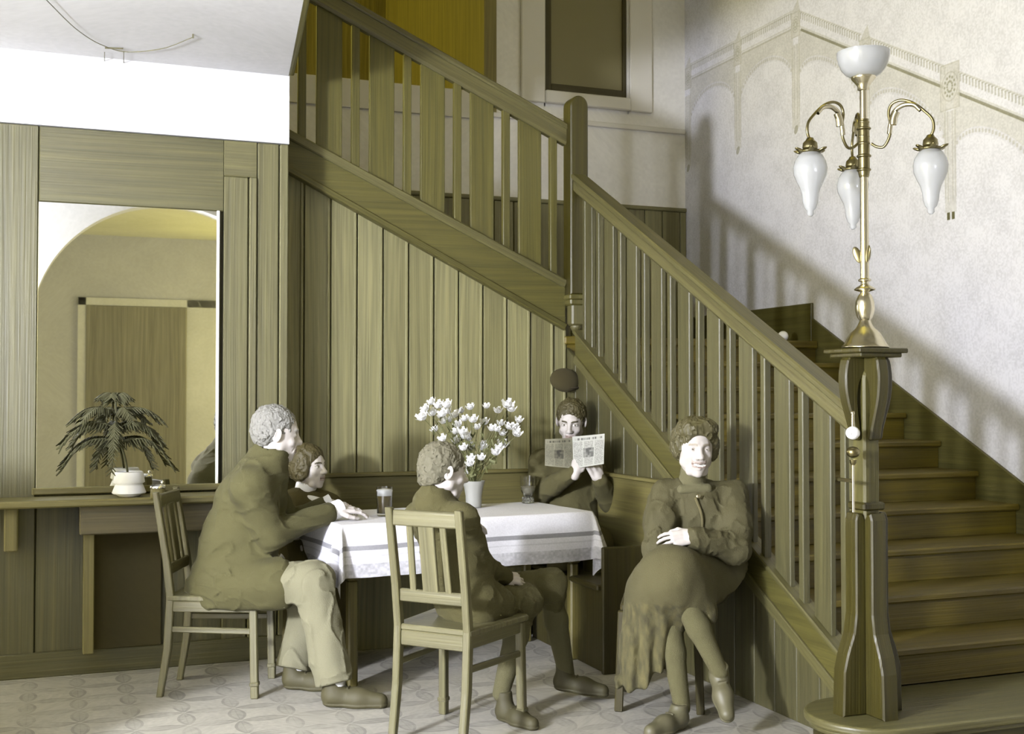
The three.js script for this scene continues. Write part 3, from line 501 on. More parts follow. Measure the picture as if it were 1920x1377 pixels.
// ---------------------------------------------------------------- table and cloth
const TBL = { at: [1.873, 0, -5.748], turn: Math.atan2(.167, 1.363), L: 1.36, W: .62, y: .765 };
{
  const t = thing('table', 'dark wooden dining table hidden under the white striped cloth', 'table', TBL.at, TBL.turn);
  part('tabletop', boxc(0, TBL.y - .017, 0, TBL.L - .01, .026, TBL.W - .01, .006, 0), M.table, t);
  for (const sx of [-1, 1]) for (const sz of [-1, 1]) { const x = sx * (TBL.L / 2 - .075), z = sz * (TBL.W / 2 - .06); part('leg', [bar([x, TBL.y - .03, z], [x, .5, z], .06, .06, [1, 0, 0], .005), bar([x, .5, z], [x, 0, z], .048, .048, [1, 0, 0], .008)], M.table, t); }
  part('apron', boxc(0, TBL.y - .075, TBL.W / 2 - .06, TBL.L - .21, .09, .02, .003, 0), M.table, t); part('apron', boxc(0, TBL.y - .075, -TBL.W / 2 + .06, TBL.L - .21, .09, .02, .003, 0), M.table, t);
  for (const s of [-1, 1]) part('apron', boxc(s * (TBL.L / 2 - .075), TBL.y - .075, 0, .02, .09, TBL.W - .18, .003, 2), M.table, t);
  // cloth: flat on the top, hanging .27 m with soft folds, corners hanging lower in a fold
  const ov = .265, nx = 180, nz = 110, Lx = TBL.L + 2 * ov, Lz = TBL.W + 2 * ov, pos = [], uv = [], idx = [];
  for (let j = 0; j <= nz; j++) for (let i = 0; i <= nx; i++) {
    const s = (i / nx - .5) * Lx, q = (j / nz - .5) * Lz, hx = TBL.L / 2, hz = TBL.W / 2, dx = Math.max(Math.abs(s) - hx, 0), dz = Math.max(Math.abs(q) - hz, 0), sx = Math.sign(s), sz = Math.sign(q);
    let x = clamp(s, -hx, hx), z = clamp(q, -hz, hz), y = TBL.y + .0015 + .0014 * noise3(s * 9, q * 9, 1);
    const rr = Math.hypot(dx, dz), round = (d) => (d < .02 ? d * d * 12 : d - .0152);
    if (rr > 0) {
      const ang = Math.atan2(dz, dx), e = Math.min(1, rr / .05);
      const along = dx > 0 && dz > 0 ? (ang / (Math.PI / 2)) : dx > 0 ? -Math.abs(q) : Math.abs(s);
      const rip = dx > 0 && dz > 0 ? .055 * Math.sin(along * Math.PI * 3 + .3) * rr / .3 : (.010 * Math.sin((dx > 0 ? q * 17 + sx : s * 13 + sz) + noise3(s * 3, q * 3, 4) * 2) + .006 * noise3(s * 7, q * 7, 8)) * rr / .26;
      const o = .012 * e + rr * .07 + rip + (dx > 0 && dz > 0 ? rr * .10 : 0);
      x += sx * Math.cos(ang) * o; z += sz * Math.sin(ang) * o; y -= round(rr) * (dx > 0 && dz > 0 ? .95 : .985);
    }
    pos.push(x, y, z); uv.push(s, q);
    if (i < nx && j < nz) { const a = j * (nx + 1) + i; idx.push(a, a + nx + 1, a + 1, a + 1, a + nx + 1, a + nx + 2); }
  }
  const g = new THREE.BufferGeometry(); g.setAttribute('position', new THREE.Float32BufferAttribute(pos, 3)); g.setAttribute('uv', new THREE.Float32BufferAttribute(uv, 2)); g.setIndex(idx); g.computeVertexNormals();
  // woven stripes: a grey band round the cloth, a lacy border at the hem
  const tw = 1024, th = Math.round(1024 * Lz / Lx);
  const ct = tex(tw, th, (u, v) => {
    const d = Math.min(Math.min(u, 1 - u) * Lx, Math.min(v, 1 - v) * Lz); let q = .97 + .03 * noise3(u * 400, v * 250, 2);
    if (d > .128 && d < .150) q *= .66; else if (d > .096 && d < .104) q *= .93; else if (d < .066) q *= .86 + .07 * noise3(u * 160, v * 110, 5) + .05 * noise3(u * 40, v * 30, 9);
    return [q, q * .995, q];
  }); ct.wrapS = ct.wrapT = THREE.ClampToEdgeWrapping; ct.repeat.set(1 / Lx, 1 / Lz); ct.offset.set(.5, .5);
  const m = part('tablecloth', g, new THREE.MeshPhysicalMaterial({ color: lin(.74, .74, .76), map: ct, roughness: .9, side: THREE.DoubleSide, sheen: .2 }), scene);
  m.position.set(...TBL.at); m.rotation.y = TBL.turn; tag(m, 'white tablecloth with a grey woven stripe hanging over the dining table', 'tablecloth');
}
const onTable = (p) => [p[0], TBL.y + .003, p[2]];
{
  const c = onTable([1.522, 0.768, -5.659]), t = thing('beer_glass', 'tall tumbler of dark beer with white froth, near the old man\'s hand', 'glass', c);
  part('tumbler', lathe([[0, 0], [.034, 0], [.037, .006], [.041, .145], [.0385, .145], [.035, .014], [0, .012]], 36), M.glass, t);
  part('beer', lathe([[0, .014], [.0345, .0145], [.037, .10], [0, .10]], 32), new THREE.MeshStandardMaterial({ color: lin(.06, .042, .006), roughness: .2 }), t, 'dark beer');
  part('froth', lathe([[0, .1005], [.037, .1005], [.0382, .130], [.02, .133], [0, .134]], 32), new THREE.MeshStandardMaterial({ color: lin(.74, .74, .72), roughness: .9 }), t, 'white froth');
  const d = onTable([2.441, 0.768, -6.036]), k = thing('wine_glass', 'cut-glass tumbler standing at the far right corner of the table', 'glass', d);
  part('bowl', lathe([[0, .035], [.026, .04], [.040, .07], [.043, .15], [.041, .15], [.037, .075], [.02, .046], [0, .043]], 32), M.glass, k);
  const st = []; for (let i = 0; i < 10; i++) { const a = i * .6283; for (const h of [.012, .027]) st.push(ball([Math.cos(a) * .026, h, Math.sin(a) * .026], .009, 1, 1, 1, 8, 6)); }
  part('cut_base', [lathe([[0, 0], [.032, 0], [.034, .005], [.024, .034], [0, .036]], 20), ...st], M.glass, k);
  part('drink', lathe([[0, .046], [.02, .048], [.036, .076], [.0385, .095], [0, .095]], 28), new THREE.MeshStandardMaterial({ color: lin(.30, .28, .2), roughness: .2 }), k, 'pale drink');
}
// bouquet of white flowers in a pale vase
{
  const c = onTable([2.079, 0.768, -5.913]), v = thing('vase', 'pale flared glass vase on the table holding white flowers', 'vase', c);
  part('vessel', lathe([[0, 0], [.038, 0], [.042, .008], [.043, .06], [.052, .11], [.062, .142], [.058, .142], [.047, .108], [.036, .06], [.034, .014], [0, .012]], 40), new THREE.MeshPhysicalMaterial({ color: lin(.30, .30, .27), roughness: .35, clearcoat: .5 }), v);
  const b = thing('flower_bouquet', 'spreading bunch of white flowers with thin stems in the vase', 'flowers', [c[0], c[1] + .03, c[2]]);
  const r = rng(5), right = V(.932, 0, .3623), fwd = V(.3623, 0, -.932), px = 6.3 / 2200;
  const pm = new THREE.MeshPhysicalMaterial({ color: lin(.86, .86, .86), roughness: .8, transmission: .3, thickness: 0, side: THREE.DoubleSide }), gm = new THREE.MeshStandardMaterial({ color: lin(.10, .105, .035), roughness: .7, side: THREE.DoubleSide });
  const petal = (len, wid, cup) => { const g = new THREE.PlaneGeometry(wid, len, 4, 5).translate(0, len / 2, 0), p = g.attributes.position; for (let i = 0; i < p.count; i++) { const y = p.getY(i) / len, x = p.getX(i); p.setX(i, x * Math.sin(Math.min(1, y * 1.15 + .12) * Math.PI * .80 + .12)); p.setZ(i, cup * y * y * len - 9 * x * x); } g.computeVertexNormals(); return g; };
  const flower = (n, L) => { const gs = []; for (const [k, o, tilt, sc] of [[n, 0, 1.15, 1], [n, .5, .62, .8], [3, .2, .28, .6]]) for (let i = 0; i < k; i++) gs.push(petal(L * sc, L * .85 * sc, -.35).rotateX(tilt).rotateY((i + o) / k * 6.283)); gs.push(ball([0, L * .12, 0], L * .2, 1, .8, 1, 8, 6)); return merge(gs); };
  const kinds = [flower(5, .024), flower(6, .021), flower(5, .027)];
  const spots = [855, 80, 915, 105, 980, 100, 810, 130, 860, 165, 805, 190, 950, 165, 970, 150, 930, 190, 945, 225, 985, 215, 1070, 150, 1145, 120, 1265, 110, 1350, 150, 1425, 105, 1450, 140, 1030, 180, 1105, 205, 1170, 215, 1250, 235, 1505, 215, 1055, 250, 1195, 270, 1310, 280, 1370, 245, 1435, 265, 1470, 270, 1385, 315, 1490, 315, 1345, 282, 1095, 300, 1115, 335, 1130, 360, 950, 350, 875, 290, 1045, 375, 1040, 300, 1240, 395, 1240, 430, 1360, 420, 1335, 450, 1385, 410, 1100, 420, 1145, 430, 1230, 490, 1155, 500, 1150, 530, 1135, 575, 1128, 615];
  for (let i = 0; i < spots.length; i += 2) {
    const sx = (spots[i] / 4.05 + 600 - 888) * px, sy = (952 - (spots[i + 1] / 4.05 + 740)) * px - .03, dep = (r() - .5) * .26 * Math.min(1, (sy + .05) / .25);
    const p = right.clone().multiplyScalar(sx).add(fwd.clone().multiplyScalar(dep)).add(V(0, sy, 0));
    const m = part('blossom', kinds[Math.floor(r() * 3)], pm, b); m.position.copy(p); const up = p.clone().sub(V(0, -.1, 0)).normalize().add(V(-.5, .15, .5)).normalize(); m.quaternion.setFromUnitVectors(V(0, 1, 0), up); const k = 1.3 + r() * .55; m.scale.setScalar(k);
    const rim = V((r() - .5) * .05, .085, (r() - .5) * .05);
    if (sy > .13) part('stem', [tube([[rim.x * .3, 0, rim.z * .3], rim.toArray(), [lerp(rim.x, p.x, .55), lerp(rim.y, p.y, .62) + .01, lerp(rim.z, p.z, .55)], p.toArray()], .0016, 14, 5), ...[.5, .66, .8].map((q) => { const g = new THREE.PlaneGeometry(.011, .034, 2, 3); g.rotateX(r() - .5).rotateZ((r() - .5) * 2.4).rotateY(r() * 6); return g.translate(lerp(rim.x, p.x, q), lerp(rim.y, p.y, q), lerp(rim.z, p.z, q)); })], gm, b);
  }
}

// ---------------------------------------------------------------- figures: signed-distance bodies meshed with surface nets
const rc = (a, b, r1, r2 = r1) => { const [ax, ay, az] = a, bx = b[0] - ax, by = b[1] - ay, bz = b[2] - az, L = bx * bx + by * by + bz * bz || 1e-9; return (x, y, z) => { const px = x - ax, py = y - ay, pz = z - az, t = clamp((px * bx + py * by + pz * bz) / L, 0, 1); return Math.hypot(px - bx * t, py - by * t, pz - bz * t) - (r1 + (r2 - r1) * t); }; };
const el = (c, r, q) => { const inv = q ? q.clone().invert() : null, v = V(0, 0, 0); return (x, y, z) => { v.set(x - c[0], y - c[1], z - c[2]); if (inv) v.applyQuaternion(inv); const a = v.x / r[0], b = v.y / r[1], d = v.z / r[2], k0 = Math.hypot(a, b, d), k1 = Math.hypot(a / r[0], b / r[1], d / r[2]); return k1 < 1e-9 ? -Math.min(...r) : k0 * (k0 - 1) / k1; }; };
const smin = (a, b, k) => { const h = Math.max(k - Math.abs(a - b), 0) / k; return Math.min(a, b) - h * h * k * .25; };
const smax = (a, b, k) => -smin(-a, -b, k);
const U = (k, ...fs) => (x, y, z) => { let d = fs[0](x, y, z); for (let i = 1; i < fs.length; i++) d = smin(d, fs[i](x, y, z), k); return d; };
const cut = (f, g, k = .01) => (x, y, z) => smax(f(x, y, z), -g(x, y, z), k);        // f minus g
const keep = (f, g, k = .006) => (x, y, z) => smax(f(x, y, z), g(x, y, z), k);       // f inside g
const half = (p, n) => { const m = V(n).normalize(), q = V(p).dot(m); return (x, y, z) => x * m.x + y * m.y + z * m.z - q; };  // inside where below the plane
const shell = (f, o) => (x, y, z) => f(x, y, z) - o;
const folds = (f, amp, sx, sy, sz, seed = 0) => (x, y, z) => { const d = f(x, y, z); if (Math.abs(d) > amp * 2 + .03) return d; const w = fbm(x * sx + seed, y * sy, z * sz + seed * 2, 2), r = 1 - 2.2 * Math.abs(noise3(x * sx * 1.6 + w * 1.5 + seed, y * sy * 1.6 + w, z * sz * 1.6)); return d + amp * (w * .8 - .45 * Math.max(0, r) * r); };
function net(f, lo, hi, c, color) {
  const n = [0, 1, 2].map((i) => Math.ceil((hi[i] - lo[i]) / c) + 1), [nx, ny, nz] = n, val = new Float32Array(nx * ny * nz);
  for (let k = 0, o = 0; k < nz; k++) for (let j = 0; j < ny; j++) { let i = 0; while (i < nx) { const d = f(lo[0] + i * c, lo[1] + j * c, lo[2] + k * c); val[o++] = d; i++; const skip = Math.min(nx - i, Math.floor((Math.abs(d) - c * 3) / (c * 1.7))); for (let s = 0; s < skip; s++) { val[o++] = d; i++; } } }
  const id = new Int32Array(nx * ny * nz).fill(-1), pos = [], idx = [], at = (i, j, k) => (k * ny + j) * nx + i;
  for (let k = 0; k < nz - 1; k++) for (let j = 0; j < ny - 1; j++) for (let i = 0; i < nx - 1; i++) {
    let m = 0; const v = []; for (let q = 0; q < 8; q++) { const w = val[at(i + (q & 1), j + ((q >> 1) & 1), k + (q >> 2))]; v.push(w); if (w < 0) m |= 1 << q; }
    if (m === 0 || m === 255) continue;
    let sx = 0, sy = 0, sz = 0, e = 0;
    for (let q = 0; q < 8; q++) for (const b of [1, 2, 4]) if (!(q & b)) { const r = q | b; if ((v[q] < 0) !== (v[r] < 0)) { const t = v[q] / (v[q] - v[r]); sx += (q & 1) + (b === 1 ? t : 0); sy += ((q >> 1) & 1) + (b === 2 ? t : 0); sz += (q >> 2) + (b === 4 ? t : 0); e++; } }
    id[at(i, j, k)] = pos.length / 3; pos.push(lo[0] + (i + sx / e) * c, lo[1] + (j + sy / e) * c, lo[2] + (k + sz / e) * c);
  }
  const face = (a, b, d, e, flip) => { if (a < 0 || b < 0 || d < 0 || e < 0) return; flip ? idx.push(a, d, b, b, d, e) : idx.push(a, b, d, b, e, d); };
  for (let k = 1; k < nz - 1; k++) for (let j = 1; j < ny - 1; j++) for (let i = 1; i < nx - 1; i++) {
    const s = val[at(i, j, k)] < 0;
    if (s !== val[at(i + 1, j, k)] < 0) face(id[at(i, j - 1, k - 1)], id[at(i, j, k - 1)], id[at(i, j - 1, k)], id[at(i, j, k)], !s);
    if (s !== val[at(i, j + 1, k)] < 0) face(id[at(i - 1, j, k - 1)], id[at(i, j, k - 1)], id[at(i - 1, j, k)], id[at(i, j, k)], s);
    if (s !== val[at(i, j, k + 1)] < 0) face(id[at(i - 1, j - 1, k)], id[at(i, j - 1, k)], id[at(i - 1, j, k)], id[at(i, j, k)], !s);
  }
  const nor = new Float32Array(pos.length), h = c * .6, col = color ? new Float32Array(pos.length) : null, uv = new Float32Array(pos.length / 3 * 2);
  for (let q = 0; q < pos.length; q += 3) {
    const [x, y, z] = [pos[q], pos[q + 1], pos[q + 2]], gx = f(x + h, y, z) - f(x - h, y, z), gy = f(x, y + h, z) - f(x, y - h, z), gz = f(x, y, z + h) - f(x, y, z - h), L = Math.hypot(gx, gy, gz) || 1;
    nor[q] = gx / L; nor[q + 1] = gy / L; nor[q + 2] = gz / L; if (col) col.set(color(x, y, z), q);
    uv[q / 3 * 2] = x + z * .7; uv[q / 3 * 2 + 1] = y + z * .3;
  }
  const g = new THREE.BufferGeometry(); g.setAttribute('position', new THREE.Float32BufferAttribute(pos, 3)); g.setAttribute('normal', new THREE.BufferAttribute(nor, 3)); g.setAttribute('uv', new THREE.BufferAttribute(uv, 2));
  if (col) g.setAttribute('color', new THREE.BufferAttribute(col, 3)); g.setIndex(idx); return g;
}
const basis = (o, y, z) => { const zz = V(z).normalize(), xx = V(y).cross(zz).normalize(), yy = zz.clone().cross(xx); return new THREE.Matrix4().makeBasis(xx, yy, zz).setPosition(V(o)); };
// skin colours
const SKIN = [.45, .415, .385], tint = (c, k) => [c[0] * k, c[1] * k, c[2] * k];
// head about its centre: x to the person's left, y up, z out of the face; crown at y .12, chin at -.12
function headField({ smile = 0, old = 0, child = 0, jaw = 1 } = {}) {
  const eyeY = .004, ex = .031;
  let f = U(.03, el([0, .036, -.014], [.075, .083, .096]), el([0, -.022, .022], [.061 * jaw, .083, .068]));
  f = U(.022, f, rc([-.030, -.094, .042], [.030, -.094, .042], .017 * jaw), el([0, -.101, .066], [.018, .016, .016]), rc([-.050, -.055, .012], [.050, -.055, .012], .018), el([0, -.062, .074], [.030, .026, .016]));
  f = U(.014, f, rc([-.030, .026, .073], [-.012, .022, .081], .010), rc([.030, .026, .073], [.012, .022, .081], .010), el([-.037, -.028 + smile * .004, .060], [.020, .018, .018]), el([.037, -.028 + smile * .004, .060], [.020, .018, .018]));
  f = cut(f, U(.004, el([-ex, eyeY + .002, .088], [.018, .011, .014]), el([ex, eyeY + .002, .088], [.018, .011, .014])), .014);
  f = U(.006, f, el([-ex, eyeY, .0675], [.0145, .0125, .0145]), el([ex, eyeY, .0675], [.0145, .0125, .0145]));
  const nose = U(.010, rc([0, .016, .082], [0, -.024, .103], .0075, .0105), el([0, -.029, .105], [.0125, .010, .011]), el([-.0125, -.032, .094], [.0085, .008, .010]), el([.0125, -.032, .094], [.0085, .008, .010]));
  f = U(.010, f, nose);
  f = cut(f, U(.001, el([-.007, -.039, .100], [.0035, .004, .006]), el([.007, -.039, .100], [.0035, .004, .006])), .003);
  const mw = .024 + smile * .008, my = -.063;
  const lip = (y, s, rz) => U(.004, rc([-mw, y + smile * .007, .076 - smile * .006], [0, y, .0885], .0035, s), rc([mw, y + smile * .007, .076 - smile * .006], [0, y, .0885], .0035, s));
  f = U(.006, f, lip(my + .0055 + smile * .003, .0055), lip(my - .0065 - smile * .007, .0065));
  const mouth = U(.001, rc([-mw * .92, my + smile * .006, .084 - smile * .006], [0, my - smile * .003, .096], .0012 + smile * .002, .0018 + smile * .006), rc([mw * .92, my + smile * .006, .084 - smile * .006], [0, my - smile * .003, .096], .0012 + smile * .002, .0018 + smile * .006));
  f = cut(f, mouth, .003);
  if (smile) { f = U(.002, f, el([0, my - .002, .070], [.026, .009, .017])); f = cut(f, U(.004, rc([-.030, -.034, .088], [-.040, -.066, .072], .0025), rc([.030, -.034, .088], [.040, -.066, .072], .0025)), .010); }
  if (old) f = cut(f, U(.003, rc([-.026, -.036, .090], [-.034, -.066, .074], .002), rc([.026, -.036, .090], [.034, -.066, .074], .002), rc([-.045, -.012, .076], [-.020, -.012, .086], .0012), rc([.045, -.012, .076], [.020, -.012, .086], .0012)), .008);
  const q = new THREE.Quaternion().setFromEuler(new THREE.Euler(.15, 0, 0));
  for (const s of [-1, 1]) { const e = new THREE.Quaternion().setFromEuler(new THREE.Euler(.18, s * .45, s * -.12)); f = U(.006, f, cut(el([s * .078, -.004, -.010], [.0075, .032, .020], e), el([s * .086, -.002, -.008], [.007, .021, .011], e), .004)); }
  return U(.03, f, rc([0, -.06, -.022], [0, -.17, -.040], .047, .053));
}
function headColor({ smile = 0, old = 0, brow = [.10, .085, .05], skin = SKIN } = {}) {
  return (x, y, z) => {
    const n = 1 + .06 * noise3(x * 60, y * 60, z * 60); let c = tint(skin, n); const a = Math.abs(x), mw = .024 + smile * .008, my = -.063;
    if (z > .055) {
      const by = .0225 + .004 * Math.sin(clamp((a - .012) / .036, 0, 1) * 3.14); if (a > .011 && a < .047 && Math.abs(y - by) < .0045) c = brow;
      const ey = y - .004, exx = a - .031; const lid = (exx / .0135) ** 2 + (ey / (smile ? .0030 : .0058)) ** 2;
      if (lid < 1) { c = [.66, .64, .60]; if (exx * exx + ey * ey < .0055 ** 2) c = [.09, .07, .04]; if (exx * exx + ey * ey < .0024 ** 2) c = [.02, .018, .012]; } else if (lid < 1.7 && ey > 0) c = tint(brow, 1.6);
      const m = y - my - smile * .007 * (x / mw) ** 2; if (a < mw * 1.02) { if (Math.abs(m) < .0115 + smile * .003 && z > .068) c = [skin[0] * .68, skin[1] * .60, skin[2] * .56]; if (Math.abs(m + smile * .0015) < .0016 + smile * .0062 * (1 - (x / mw) ** 2)) c = smile && z > .078 && Math.abs(m + .0015) < .005 ? [.72, .72, .68] : [.16, .09, .06]; }
    }
    return c;
  };
}
const headGeo = (opt) => net(headField(opt), [-.105, -.19, -.13], [.105, .135, .13], .0031, headColor(opt));
// hand: wrist at the origin, y along the fingers, z out of the back of the hand, x to the thumb side
function handGeo({ curl = .5, spread = .08, thumb = .5, side = 1, s = 1, skin = SKIN } = {}) {
  let f = U(.016, rc([-.026, .012, 0], [-.030, .082, 0], .0125, .0115), rc([0, .004, .002], [0, .086, .002], .0155, .0125), rc([.022, .012, 0], [.028, .084, 0], .0135, .012), rc([0, -.035, 0], [0, .01, 0], .024, .023));
  const L = [.060, .074, .082, .074], bx = [-.032, -.011, .011, .031], rr = [.0072, .0082, .0086, .0084];
  const fs = [];
  for (let i = 0; i < 4; i++) {
    let p = V(bx[i], .084 + [-.008, .002, .004, 0][i], 0), a = curl * (.55 + .1 * i * .4) + .08 * (3 - i) * curl; const sp = (i - 1.5) * spread;
    const seg = [.46, .30, .24]; let out = null;
    for (let k = 0; k < 3; k++) { const d = V(Math.sin(sp) * Math.cos(a), Math.cos(sp) * Math.cos(a), -Math.sin(a)), e = p.clone().addScaledVector(d, L[i] * seg[k]); const g = rc(p.toArray(), e.toArray(), rr[i] * (1 - k * .09), rr[i] * (.93 - k * .1)); out = out ? U(.004, out, g) : g; p = e; a += curl * (k === 0 ? 1.05 : .7); }
    fs.push(out);
  }
  for (const g of fs) { const prev = f; f = (x, y, z) => smin(prev(x, y, z), g(x, y, z), .005); }
  const t0 = [.026, .022, -.004], t1 = [.050, .050, -.012 - .01 * thumb], t2 = [.056 - .02 * thumb, .080, -.020 - .015 * thumb], t3 = [.052 - .035 * thumb, .102, -.026 - .02 * thumb];
  f = U(.012, f, rc(t0, t1, .015, .0115)); f = U(.004, f, rc(t1, t2, .0105, .0095), rc(t2, t3, .0095, .0078));
  const g = net(f, [-.06, -.06, -.11], [.078, .19, .045], .0030, (x, y, z) => tint(skin, 1 + .06 * noise3(x * 70, y * 70, z * 70)));
  g.scale(side * s, s, s); if (side < 0) { const ix = g.index.array; for (let i = 0; i < ix.length; i += 3) { const t = ix[i]; ix[i] = ix[i + 1]; ix[i + 1] = t; } }
  return g;
}
// shoe: heel at the origin on the floor, toe towards z
function shoeGeo(s = 1, hi = .0) {
  let f = U(.03, rc([0, .038, .015], [0, .033, .12], .036, .037), rc([0, .030, .12], [0, .024, .205], .038, .030), rc([0, .05, .03], [0, .085 + hi, .02], .036, .036));
  f = U(.004, keep(f, half([0, .012, 0], [0, -1, 0]), .004), keep(keep(shell(f, .004), half([0, .0, 0], [0, -1, 0]), .002), half([0, .014, 0], [0, 1, 0]), .002));
  f = U(.003, f, rc([-.018, .074, .085], [.018, .074, .085], .004), rc([-.018, .068, .105], [.018, .068, .105], .004));
  const g = net(keep(f, half([0, .10 + hi, 0], [0, 1, 0]), .004), [-.06, -.012, -.05], [.06, .14 + hi, .26], .0048); g.scale(s, s, s); return g;
}
const skinMat = new THREE.MeshPhysicalMaterial({ color: lin(1, 1, 1), vertexColors: true, roughness: .55 });
function person(label, base, build) {
  const t = thing('person', label, 'person', base); const o = [-base[0], -base[1], -base[2]];
  const fix = (g) => g.translate(...o);
  build({ t, body: (gs) => part('body', gs.map((g) => fix(g)), skinMat, t), add: (name, gs, m, l) => part(name, [].concat(gs).map((g) => fix(g)), m, t, l),
    cloth: (name, f, lo, hi, c, m, l, col) => part(name, fix(net(f, lo, hi, c, col)), m, t, l) });
}
const box3 = (pts, m) => [[0, 1, 2].map((i) => Math.min(...pts.map((p) => p[i])) - m), [0, 1, 2].map((i) => Math.max(...pts.map((p) => p[i])) + m)];
const mix3 = (a, b, t) => [lerp(a[0], b[0], t), lerp(a[1], b[1], t), lerp(a[2], b[2], t)];
const RT = V(.932, 0, .3623), AW = V(.3623, 0, -.932), dirOf = (r, u, a) => RT.clone().multiplyScalar(r).add(V(0, u, 0)).addScaledVector(AW, a).normalize().toArray();
const hand = (p, dir, back, opt) => handGeo(opt).applyMatrix4(basis(p, dir, back));
// neck joint under a posed head
const nk = (H, s = 1) => V(0, -.155 * s, -.036 * s).applyMatrix4(H).toArray();
const near = (p, q, r) => Math.hypot(p[0] - q[0], p[1] - q[1], p[2] - q[2]) < r;
// the body under the clothes: skin at head and hands, stocking or shirt colour where clothing covers it
const skinBody = (f, pts, bare, m = .16) => net(f, ...box3(pts, m), .013, (x, y, z) => bare.some((q) => near([x, y, z], q, .15)) ? SKIN : [.06, .052, .024]);
const shoe = (heel, toe, s, hi = 0) => { const d = V(toe).sub(V(heel)); return shoeGeo(s, hi).applyMatrix4(basis(heel, [0, 1, 0], d.toArray())); };

// ---- old man at the left, leaning on the table
person('grey-haired old man in dark coat and pale trousers leaning on the table', [.80, 0, -5.60], ({ t, body, add, cloth: wear }) => {
  const head = [0.959, 1.187, -5.485], chest = [0.852, 0.860, -5.559], hip = [0.762, 0.494, -5.604];
  const sN = [0.824, 0.949, -5.366], sF = [0.947, 0.920, -5.715], eN = [0.912, 0.731, -5.396], wN = [1.248, 0.817, -5.545], eF = [1.072, 0.726, -5.806], wF = [1.273, 0.825, -5.792];
  const hN = [0.780, 0.493, -5.469], hF = [0.819, 0.470, -5.690], kN = [1.084, 0.529, -5.243], kF = [1.159, 0.467, -5.579], aN = [1.157, 0.081, -5.119], aF = [1.047, 0.073, -5.494];
  const fwd = dirOf(.93, -.12, .34), hup = dirOf(.18, .98, .05), opt = { old: 1, brow: [.34, .33, .30] };
  const H = basis(head, hup, fwd), neck = nk(H, 1.06), hd = headGeo(opt).scale(1.06, 1.06, 1.06).applyMatrix4(H);
  const f = U(.05, rc(hip, chest, .135, .135), rc(chest, neck, .12, .055), rc(sN, sF, .06), rc(sN, eN, .05, .042), rc(eN, wN, .042, .028), rc(sF, eF, .05, .042), rc(eF, wF, .042, .028), rc(hN, kN, .075, .058), rc(kN, aN, .055, .038), rc(hF, kF, .075, .058), rc(kF, aF, .055, .038));
  body([skinBody(f, [head, hip, sN, sF, aN, aF, wN, kN], [head, wN, wF]), hd, hand(wN, dirOf(.86, -.16, .42), dirOf(.1, 1, -.25), { curl: .30, side: 1, thumb: .2 }), hand(wF, dirOf(.9, -.22, -.35), dirOf(.1, 1, .2), { curl: .45, side: -1 })]);
  const hair = keep(cut(folds(U(.02, el([0, .040, -.020], [.082, .087, .098]), el([0, .0, -.05], [.074, .07, .062])), .010, 60, 45, 60, 3), U(.02, el([0, -.045, .085], [.075, .085, .095]), el([0, .035, .105], [.055, .045, .050])), .012), half([0, -.052, -.03], [0, -1, .42]), .006);
  add('hair', net(hair, [-.11, -.10, -.15], [.11, .15, .12], .0038).scale(1.06, 1.06, 1.06).applyMatrix4(H), new THREE.MeshStandardMaterial({ color: lin(.17, .167, .15), roughness: .85 }), 'short grey hair');
  const wc = mix3(chest, hip, .5), back = mix3(wc, hip, .2);
  let coat = U(.07, rc(hip, wc, .168, .165), rc(wc, chest, .165, .150), rc(chest, neck, .150, .092), rc(neck, mix3(neck, head, .42), .082, .074), rc(sN, sF, .092), rc(hN, mix3(hN, kN, .52), .140, .118), rc(hF, mix3(hF, kF, .45), .135, .112), rc(dirAdd(hip, -.05, -.06, 0), dirAdd(hip, .05, -.07, 0), .15));
  coat = keep(coat, half([hip[0], .40, hip[2]], [0, -1, 0]), .02);
  const sleeve = U(.03, rc(sN, eN, .080, .067), rc(eN, mix3(eN, wN, .86), .065, .050)), sleeveF = U(.03, rc(sF, eF, .08, .066), rc(eF, mix3(eF, wF, .84), .064, .05));
  let jacket = U(.03, coat, sleeve, sleeveF);
  jacket = cut(jacket, rc(dirAdd(neck, .03, -.02, 0), mix3(neck, head, .8), .056, .070), .008);
  wear('jacket', folds(jacket, .016, 7, 13, 7, 2), ...box3([hip, sN, sF, wN, wF, kN, head], .21), .0095, cloth(.060, .055, 0.017));
  // lapel and pocket flap
  add('lapel', [tube([dirAdd(neck, .02, .03, -.06), dirAdd(mix3(neck, chest, .5), .10, .0, -.10), dirAdd(chest, .145, -.01, -.10), dirAdd(wc, .16, .02, -.09)], .012, 20, 6)], cloth(.10, .09, 0.040));
  { const c = dirAdd(hip, .165, .075, -.165), g = [[-.07, .02, -.004], [-.03, .012, -.014], [.01, .0, -.02], [.05, -.012, -.014]].map(([r, u, a]) => dirAdd(c, r, u, a)); add('pocket_flap', [tube(g, .013, 20, 8)], cloth(.045, .04, .014)); }
  add('collar', [net(keep(cut(U(.01, rc(mix3(neck, head, .10), mix3(neck, head, .60), .068, .064)), rc(neck, head, .056, .056), .003), half(mix3(neck, head, .52), dirOf(-.1, 1, 0)), .003), ...box3([neck, head], .1), .0042)], new THREE.MeshStandardMaterial({ color: lin(.74, .74, .74), roughness: .7 }), 'white shirt collar');
  for (const [e, w] of [[eN, wN], [eF, wF]]) add('cuff', [rod(mix3(e, w, .86), mix3(e, w, 1.08), .043, .045, 24)], new THREE.MeshStandardMaterial({ color: lin(.76, .76, .76), roughness: .7 }), 'white shirt cuff');
